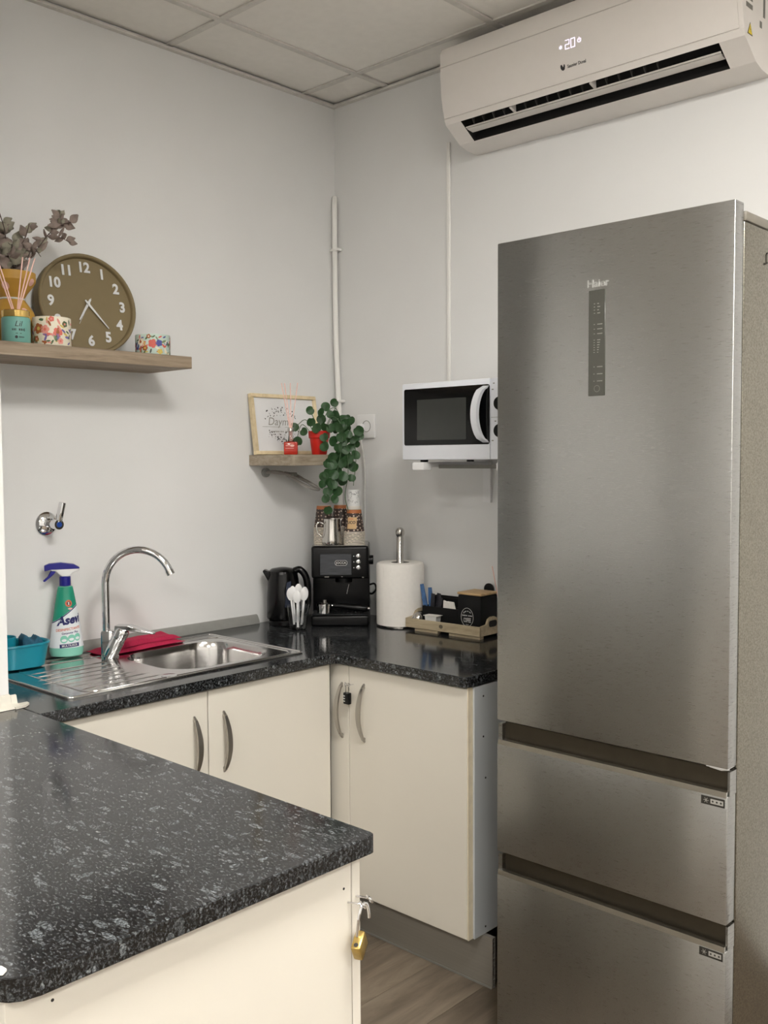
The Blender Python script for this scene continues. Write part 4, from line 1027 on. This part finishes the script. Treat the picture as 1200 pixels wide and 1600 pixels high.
# tea egg and butter tub in front
t = thing('tea_infuser', 'small steel tea infuser lying at left of the tray', 'infuser', tl(.034, .030, .0175+.023), .4)
MB().lathe([(.005, -.022), (.016, -.017), (.0215, -.005), (.022, .0), (.0215, .007), (.016, .017), (.005, .022)], 20, rot=Vector((0, 0, 1)).rotation_difference(Vector((.8, .1, .5)))).build('ball', STEELP, t)
MB().tube([(.0228*math.cos(a), .0228*math.sin(a)*.9, .0228*math.sin(a)*.3) for a in [2*PI*k/20 for k in range(20)]], .0012, 5, closed=True).build('clasp', CHROME, t)
t = thing('creamer_tub', 'small white creamer tub on the tray front', 'tub', tl(.104, .024, .0175), .1)
MB().add([(-.020, -.012, 0), (.020, -.012, 0), (.020, .012, 0), (-.020, .012, 0), (-.024, -.015, .040), (.024, -.015, .040), (.024, .015, .040), (-.024, .015, .040)],
         [(0, 1, 2, 3), (4, 5, 6, 7), (0, 1, 5, 4), (1, 2, 6, 5), (2, 3, 7, 6), (3, 0, 4, 7)]).build('cup', PRINTW, t, smooth=0)
MB().rbox(-.029, .030, -.018, .018, .0402, .042, .0007, 1).build('lid', PAPERW, t)
# round dark scoop and stick behind the canister
o = MB().lathe([(.004, 0), (.02, .006), (.022, .02), (.016, .034), (.004, .04)], 20).build('black_scoop', BLACKP); o.location = (.792, -.020-.005, 1.018+.0)
o.location = tl(.285, .1265, .0175)
bpy.data.objects.remove(o)
t = thing('black_spoon', 'black round-ended spoon standing behind the canister', 'spoon', (.757, -.012, .9))
MB().rbox(-.006, .006, -.002, .002, 0, .135, .001, 1).build('shaft', BLACKP, t)
MB().lathe([(.004, -.0025), (.020, -.002), (.020, .002), (.004, .0025)], 20, (0, 0, .150), rot=Vector((0, 0, 1)).rotation_difference(Vector((0, -1, 0)))).build('bowl', BLACKP, t)
t = MB().tube([(.872, -.072, .9005), (.858, -.09, 1.02), (.838, -.102, 1.142)], .0016, 6).build('wooden_stick', REED); tag(t, 'thin wooden stick leaning between canister and fridge', 'stick')

# ================================================================== UPPER SHELF AND ITS THINGS
SZ0, SZ1 = 1.785, 1.822
sh = MB().rbox(.001, .241, -1.610, -.863, SZ0, SZ1, .0012, 1).build('wall_shelf', OAK); tag(sh, 'long grey oak floating shelf holding the clock', 'shelf')
# clock
R0 = .157
t = thing('wall_clock', 'round olive clock with white numerals leaning on the shelf', 'clock', (.090, -1.108, SZ1+.001), 0)
lean = .19
Mc = Matrix.Translation((.105, -1.122, SZ1+.0015)) @ Matrix.Rotation(PI/2-.08, 4, 'Z') @ Matrix.Rotation(-lean, 4, 'X') @ Matrix.Translation((0, 0, R0))
t.matrix_world = Mc
q = Vector((0, 0, 1)).rotation_difference(Vector((0, -1, 0)))
MB().lathe([(R0-.012, -.044), (R0, -.040), (R0, -.002), (R0-.003, .001), (R0-.008, .001), (R0-.011, -.002), (R0-.013, -.012), (.002, -.012)], 64, rot=q).build('case', OLIVE, t, smooth=30)
dial = MB().lathe([(R0-.014, -.0118), (.001, -.0116)], 64, rot=q, cap=False).build('dial', OLIVE, t)
for k in range(1, 13):
    a = PI/2-k*PI/6; rr_ = R0*.735
    front(text_mb(str(k), .044, .035, .0012, sx=.92), rr_*math.cos(a), rr_*math.sin(a), .0108).build('numeral', CLOCKN, t, smooth=0)
def hand(ang, L, tail, w_, y):
    m = MB().prism([(-w_*.6, -tail), (w_*.6, -tail), (w_*.9, 0), (w_*.35, L), (-w_*.35, L), (-w_*.9, 0)], y-.0007, y+.0007, 'XZ')
    c, s = math.cos(-ang), math.sin(-ang); m.v = [(x*c-z*s, yy, x*s+z*c) for x, yy, z in m.v]
    return m.build('clock_hand', CLOCKN, t, smooth=0)
hand(math.radians(212), .062, .018, .0045, .006); hand(math.radians(141), .094, .014, .0040, .004); hand(math.radians(209), .075, .02, .0010, .002)
MB().cyl((0, .0085, 0), .004, .0085, 12, '-Y').build('hub', CLOCKN, t)

# floral candle pots
def flower(m, x, y, r, mi, mc, n=5):
    for k in range(n):
        a = 2*PI*k/n+x*99; disc(m, x+math.cos(a)*r*.55, y+math.sin(a)*r*.55, r*.5, 7, 0, mi)
    disc(m, x, y, r*.36, 8, .0003, mc)
def leafp(m, x, y, L, rot, mi): disc(m, x, y, L/2, 8, 0, mi, 1, .36, rot)
def pot(name, label, loc, rz, r, h, base, cols, seed, motifs):
    t = thing(name, label, 'candle pot', loc, rz)
    MB().lathe([(r*.97, 0), (r, .002), (r, h-.002), (r*.985, h), (r*.93, h), (r*.92, h*.6), (.003, h*.58)], 36).build('pot_body', base, t)
    rnd = random.Random(seed); m = MB()
    names = list(cols); mats = [FL[c] for c in names]
    C = PI*r
    for k in range(motifs):
        x, y = rnd.uniform(-C*.62, C*.62), rnd.uniform(.006, h-.008)
        mi = rnd.randrange(len(names)); L = rnd.uniform(.012, .024)
        leafp(m, x, y, min(L, 2*(h-.002-y), 2*y), rnd.uniform(0, 3.1), mi)
    return t, m, mats, names
t, m, mats, nm = pot('candle_pot', 'floral cream candle pot in front of the clock', (.190, -1.306, SZ1), .95, .0525, .080, FL['cream'], ('green', 'sage', 'violet', 'green', 'coral', 'rust', 'pink', 'yellow'), 11, 70)
for x, y, r, a, b in ((-.032, .046, .015, 5, 7), (-.012, .043, .0125, 6, 4), (.023, .036, .0135, 4, 5), (.006, .072, .008, 4, 6), (.030, .012, .009, 6, 4), (-.04, .018, .009, 5, 6), (.045, .060, .009, 3, 6)): flower(m, x, y, r, a, b)
wrap(m, .0525, 0, 0, .0004).build('printed_flowers', mats, t, smooth=0)
t, m, mats, nm = pot('candle_pot', 'mint floral candle pot at the right end of shelf', (.140, -.938, SZ1), .75, .0535, .068, FL['mint'], ('green', 'sage', 'blue', 'dark', 'red', 'rust', 'cream', 'yellow'), 23, 66)
for x, y, r, a, b in ((-.028, .044, .013, 6, 5), (.012, .038, .014, 4, 4), (.032, .040, .011, 2, 2), (-.012, .024, .009, 5, 7), (.035, .014, .009, 7, 7), (0, .06, .007, 5, 6)): flower(m, x, y, r, a, b)
wrap(m, .0535, 0, 0, .0004).build('printed_flowers', mats, t, smooth=0)
# teal reed diffuser jar with gold lid
t = thing('reed_diffuser', 'teal jar reed diffuser with gold collar on shelf', 'diffuser', (.200, -1.417, SZ1), .95)
MB().lathe([(.036, 0), (.038, .003), (.038, .066), (.036, .069)], 32).build('jar', JAR, t)
MB().lathe([(.0355, .069), (.0365, .070), (.0365, .087), (.034, .089), (.008, .089), (.006, .08)], 32).build('collar', GOLD, t)
wrap(text_mb('Lil', .021, .0, .0001, shear=.3), .038, .30, .049).build('lettering', INK, t, smooth=0)
wrap(scribble(.034, .008, 4, gaps=((-.2, -.14),)), .038, .33, .034).build('lettering', INK, t, smooth=0)['kind'] = 'stuff'
mm = disc(MB(), -.006, 0, .004, 10); b = MB().box(-.008, .008, .009, .0105, -.0001, .0001); mm.add(b.v, b.f); wrap(mm, .038, .33, .014, .0005).build('lettering', INK, t, smooth=0)
wrap(scribble(.014, .004, 5), .038, .52, .014).build('lettering', INK, t, smooth=0)['kind'] = 'stuff'
for a, b, c, d in ((-.004, 0, -.045, .0), (.004, .002, .022, .0), (.006, -.002, .040, .006), (.008, .002, .052, .012), (-.008, .0, -.056, .01)):
    MB().tube([(a*.5, b, .01), (a, b, .089), (c, d, .235)], .0019, 6).build('reed', REED, t)
# mustard hourglass vase with pink dots and dried eucalyptus
VX, VY = .076, -1.365
t = thing('mustard_vase', 'mustard hourglass vase with pink dots and dried branches', 'vase', (VX, VY, SZ1), .9)
vp = [(.040, 0), (.058, .012), (.070, .045), (.070, .07), (.058, .105), (.036, .136), (.034, .142), (.042, .156), (.062, .182), (.066, .190), (.066, .214), (.063, .214), (.062, .19), (.034, .15), (.03, .13)]
MB().lathe(vp, 36, cap=False).build('vase_body', GOLDV, t, smooth=25)
MB().lathe([(.0365, .1365), (.038, .139), (.0365, .1415)], 30, cap=False).build('white_cord', PRINTW, t)
def vr(z):
    for (r0, z0), (r1, z1) in zip(vp[:11], vp[1:11]):
        if z0 <= z <= z1: return r0+(r1-r0)*(z-z0)/(z1-z0)
    return .04
for a, z in ((-.1, .170), (-.7, .115), (.8, .10), (.2, .06), (-.95, .197), (1.2, .185)):
    wrap(disc(MB(), 0, 0, .0105, 14), vr, a, z, .0012).build('dot', VDOT, t, smooth=0)
# leaves
def leaf_mesh(name, mt, L=.03, wd=.022, cup=.004, tip=.5):
    m = MB(); nu, nv = 6, 4; v = []; f = []
    for i in range(nu+1):
        tt = i/nu; ww = wd/2*math.sin(PI*min(.97, max(.04, tt**tip)))
        for j in range(nv+1):
            s = j/nv*2-1; v.append((s*ww, cup*(s*s)+cup*.8*tt*tt, L*tt))
    for i in range(nu):
        for j in range(nv): a = i*(nv+1)+j; f.append((a, a+1, a+nv+2, a+nv+1))
    m.add(v, f); o = m.build(name, mt); me = o.data; bpy.data.objects.remove(o); return me
rnd = random.Random(42)
EL_ = [leaf_mesh('leaf', EUC, .038, .027, .005, .8), leaf_mesh('leaf', EUCG, .034, .026, .006, .8), leaf_mesh('leaf', EUC, .046, .020, .004, .9)]
def wl(u, v, w_):   # image-right (u), up (v), towards the viewer (w) around the vase mouth, in vase-local axes
    return Vector((u, -w_, .21+v))
def branch(pts, leaves, r=.0016, smin=.7, smax=1.15):
    P = bez(pts, 8); MB().tube(P, r, 5).build('branch', TWIG, t)
    for k in range(leaves):
        p = P[int(len(P)*(.28+.72*k/leaves))]; me = EL_[rnd.randrange(3)]
        o = link('leaf', me, t); sc = rnd.uniform(smin, smax)
        o.matrix_basis = Matrix.Translation(p) @ Matrix.Rotation(rnd.uniform(-.9, .9)+(PI if rnd.random() < .12 else 0), 4, 'Z') @ Matrix.Rotation(rnd.choice((-1, 1))*rnd.uniform(.3, 1.9), 4, 'Y') @ Matrix.Rotation(rnd.uniform(-.7, .7), 4, 'X') @ Matrix.Diagonal((sc, sc, sc, 1))
branch([(0, 0, .15), (.035, -.005, .228), (.070, -.008, .275), (.106, -.006, .325), (.138, -.004, .352), (.168, -.002, .362)], 26, smin=.6, smax=.95)
branch([(.120, -.006, .338), (.135, -.004, .365), (.145, -.004, .385)], 8, .001, .5, .8)
branch([(.04, -.006, .235), (.062, -.01, .285), (.085, -.012, .26)], 4, .001, .8, 1.0)
branch([(.106, -.006, .325), (.14, -.008, .316), (.168, -.01, .302)], 6, .001, .5, .75)
branch([(0, 0, .15), (.015, -.01, .26), (.042, -.012, .31), (.055, -.01, .352)], 9, smin=.6, smax=.95)
branch([(-.005, 0, .15), (-.01, -.01, .26), (-.012, -.012, .33), (-.03, -.01, .395)], 10)
for (a, b, c) in ((-.05, .02, .33), (-.03, .03, .30), (.01, .03, .29), (.028, .02, .275), (-.06, .0, .36), (-.02, -.01, .31), (-.045, .035, .27), (0, .035, .255), (.02, .01, .30), (-.07, .02, .30), (-.03, 0, .36), (-.055, -.01, .39)):
    branch([(0, 0, .16), (a*.6, -b*.7, .24), (a, -b, c)], 9, .0014, .9, 1.35)

# ================================================================== SMALL SHELF AND ITS THINGS
QZ0, QZ1 = 1.478, 1.516
o = MB().rbox(.001, .244, -.445, -.150, QZ0, QZ1, .001, 1).build('small_shelf', OAKX); tag(o, 'short grey oak shelf in the corner holding picture and plant', 'shelf')
# framed print leaning on the wall: local x -> +y, front -> +x
t = thing('framed_print', 'pale wood framed name print leaning on small shelf', 'picture frame', (.03, -.275, QZ1+.0012))
t.matrix_world = Matrix.Translation((.052, -.291, QZ1+.0022)) @ Matrix.Rotation(PI/2, 4, 'Z') @ Matrix.Rotation(-.14, 4, 'X')
FWd, FH, ft = .318, .223, .013
for (x0, x1, z0, z1) in ((-FWd/2, FWd/2, 0, ft), (-FWd/2, FWd/2, FH-ft, FH), (-FWd/2, -FWd/2+ft, ft, FH-ft), (FWd/2-ft, FWd/2, ft, FH-ft)):
    MB().rbox(x0, x1, 0, .018, z0, z1, .001, 1).build('frame_bar', PALEW, t)
ap = MB().box(-FWd/2+ft, FWd/2-ft, .009, .012, ft, FH-ft).build('print_sheet', ARTW, t, smooth=0)
m = MB(); rnd = random.Random(9)
for k in range(150):
    a = rnd.uniform(.15, PI-.15) if k % 2 else rnd.uniform(PI+.15, 2*PI-.15)
    rr_ = .052+rnd.gauss(0, .011)
    x, z = 1.25*rr_*math.cos(a), rr_*math.sin(a)
    if abs(z) < .02: continue
    disc(m, x, z, rnd.uniform(.001, .0030), 7)
front(m, -.022, .112, .0087).build('print_dots', INK, ap, smooth=0)
front(text_mb('Daym', .042, -.004, .0001, shear=.25, sx=1.0), -.036, .122, .0087).build('print_lettering', INKG, ap, smooth=0)
m = MB().box(-.112, -.026, .0083, .0088, .1025, .1037).box(-.004, .066, .0083, .0088, .1025, .1037); m.build('print_line', INKG, ap, smooth=0)
front(scribble(.105, .006, 7, gaps=((-.1, -.06), (.1, .14))), -.022, .086, .0087).build('print_lettering', INKG, ap, smooth=0)['kind'] = 'stuff'
# red reed diffuser
t = thing('reed_diffuser', 'small square red reed diffuser in front of the picture', 'diffuser', (.178, -.399, QZ1), .75)
gl = MB().rbox(-.024, .024, -.017, .017, 0, .046, .004).build('bottle', REDLIQ, t)
MB().lathe([(.013, .046), (.010, .051), (.0085, .075), (.0085, .082)], 18).build('neck', GLASS, t)
MB().lathe([(.0105, .082), (.0115, .083), (.0115, .094), (.010, .095)], 18).build('collar', STEELP, t)
m = MB()
rnd = random.Random(2)
for z in (.040, .022): m.box(-.018, .012, -.0178, -.0172, z, z+.0016)
for k in range(5): m.box(-.016+k*.005, -.0135+k*.005, -.0178, -.0172, .030, .035)
mm = front(disc(MB(), 0, 0, .006, 10, 0, 0, 1.3, .7), .006, .032, -.0174); m.add(mm.v, mm.f)
m.build('label_print', VDOT, gl, smooth=0)
for (x, y, x2, y2) in ((-.003, 0, -.031, .0), (-.001, .002, -.021, .008), (.001, 0, .000, .0), (.003, -.001, .026, -.002)):
    MB().tube([(x*.6, y, .01), (x, y, .09), (x2, y2, .252)], .0017, 6).build('reed', REED, t)
# trailing plant in a red pot (artificial pilea)
PX, PY = .192, -.275
t = thing('trailing_plant', 'round-leaved green trailing plant in a red pot', 'potted plant', (PX, PY, QZ1), .75)
MB().lathe([(.026, 0), (.027, .002), (.034, .058), (.038, .060), (.040, .085), (.037, .085), (.035, .07), (.003, .07)], 28).build('pot', REDPOT, t)
MB().lathe([(.0345, .070), (.002, .074)], 20, cap=False).build('soil', SOIL, t)
def round_leaf():
    v = [(0, .0015, .017)]; f = []; n = 14
    for rr, dy in ((.5, .0), (1, -.0025)):
        v += [(.0178*rr*math.sin(2*PI*k/n), dy+.002*math.cos(4*PI*k/n)*rr, .017-.017*rr*math.cos(2*PI*k/n)*(1 if not (rr == 1 and k == 0) else .82)) for k in range(n)]
    f = [(0, 1+k, 1+(k+1) % n) for k in range(n)]+[(1+k, 1+n+k, 1+n+(k+1) % n, 1+(k+1) % n) for k in range(n)]
    o = MB().add(v, f).build('leaf', LEAF, smooth=80); me = o.data; bpy.data.objects.remove(o); return me
LF = round_leaf()
S_ = 1/437.0    # metres per reference pixel at this depth
def pxl(u, v, w_): return Vector(((u-502)*S_, -w_, (711-v)*S_))
stems = [
 ([(503, 692, 0), (512, 650, .01), (530, 640, .02), (545, 690, .05), (548, 740, .055), (543, 775, .05), (548, 800, .04)], 0),
 ([(505, 692, .01), (522, 652, .03), (540, 672, .055), (535, 720, .065), (525, 760, .06), (517, 785, .06)], 0),
 ([(508, 692, -.01), (528, 650, 0), (550, 670, .02), (560, 710, .03), (556, 760, .03)], 0),
 ([(503, 692, 0), (518, 660, 0), (527, 638, -.01), (526, 632, -.01)], 0),
 ([(500, 692, .01), (496, 660, .02), (490, 645, .025)], 0),
 ([(500, 692, .01), (484, 658, .02), (472, 662, .03), (468, 670, .035)], 0),
 ([(500, 692, .01), (478, 664, .03), (470, 680, .04), (469, 688, .045)], 0)]
for pts, _ in stems: MB().tube(bez([pxl(*p) for p in pts], 6), .0013, 5).build('stem', STEM, t)
leaves = [(526, 629, -.01), (489, 642, .03), (490, 660, .035), (479, 675, .03), (505, 645, .03), (470, 690, .05), (464, 668, .03),
 (520, 648, .02), (513, 636, .01), (528, 650, .02), (540, 657, .02), (548, 668, .03), (512, 668, .03), (511, 684, .05), (512, 698, .055), (500, 670, .04),
 (538, 684, .06), (533, 700, .05), (555, 688, .03), (559, 712, .03), (545, 705, .06), (552, 700, .02), (525, 690, .05), (522, 670, .04), (535, 670, .05), (545, 655, .0), (530, 662, .0),
 (518, 726, .06), (516, 740, .06), (540, 745, .06), (553, 748, .04), (520, 754, .065), (508, 757, .06), (530, 735, .04), (540, 725, .05), (556, 730, .02), (548, 718, .05),
 (517, 768, .065), (531, 768, .06), (545, 765, .05), (552, 765, .02), (514, 779, .06), (538, 752, .03), (527, 780, .04), (536, 790, .04), (512, 745, .03), (524, 715, .05), (535, 712, .03), (560, 695, .01), (549, 680, .05), (541, 692, .05), (526, 742, .03), (543, 778, .03), (517, 797, .03), (506, 655, .0)]
rl = random.Random(77)
leaves += [(rl.gauss(540, 10), rl.uniform(650, 790), rl.uniform(.005, .045)) for _ in range(34)]
leaves = [q for q in leaves if not (q[1] > 752 and q[0] > 532)]
leaves = [(u, v, max(w_, .082) if v > 706 and u < 530 else w_) for u, v, w_ in leaves]
rnd = random.Random(8)
for (u, v, w_) in leaves:
    o = link('leaf', LF, t); sc = rnd.uniform(.82, 1.15)
    ang = rnd.uniform(-1.0, 1.0)+PI*(rnd.random() < .5)
    o.matrix_basis = Matrix.Translation(pxl(u, v, w_)) @ Matrix.Rotation(rnd.uniform(-.65, .65), 4, 'Z') @ Matrix.Rotation(ang, 4, 'Y') @ Matrix.Rotation(rnd.uniform(-.35, .35), 4, 'X') @ Matrix.Translation((0, 0, -.017*sc)) @ Matrix.Diagonal((sc, sc, sc, 1))

# ================================================================== SMALL FLOOR DETAILS
t = thing('floor_cable', 'tangled black cable on floor between cabinet and fridge', 'cable', (1.22, -.50, 0))
MB().tube(bez([(.02, .3, .006), (-.01, .1, .03), (.03, .02, .10), (.01, -.01, .16), (.05, .0, .12), (.02, -.03, .05), (.06, -.02, .02), (.03, .05, .006), (.05, .3, .006)], 8), .005, 7).build('cord', BLACKP, t)

o = MB().prism([(-.012, -.005), (.004, -.008), (.012, -.001), (.006, .007), (-.006, .006)], 0, .004, 'XY').build('paper_scrap', PAPERW, bevel=.001)
o.location = (1.690, -2.205, .9004); tag(o, 'tiny white scrap on the near edge of the peninsula top', 'scrap')
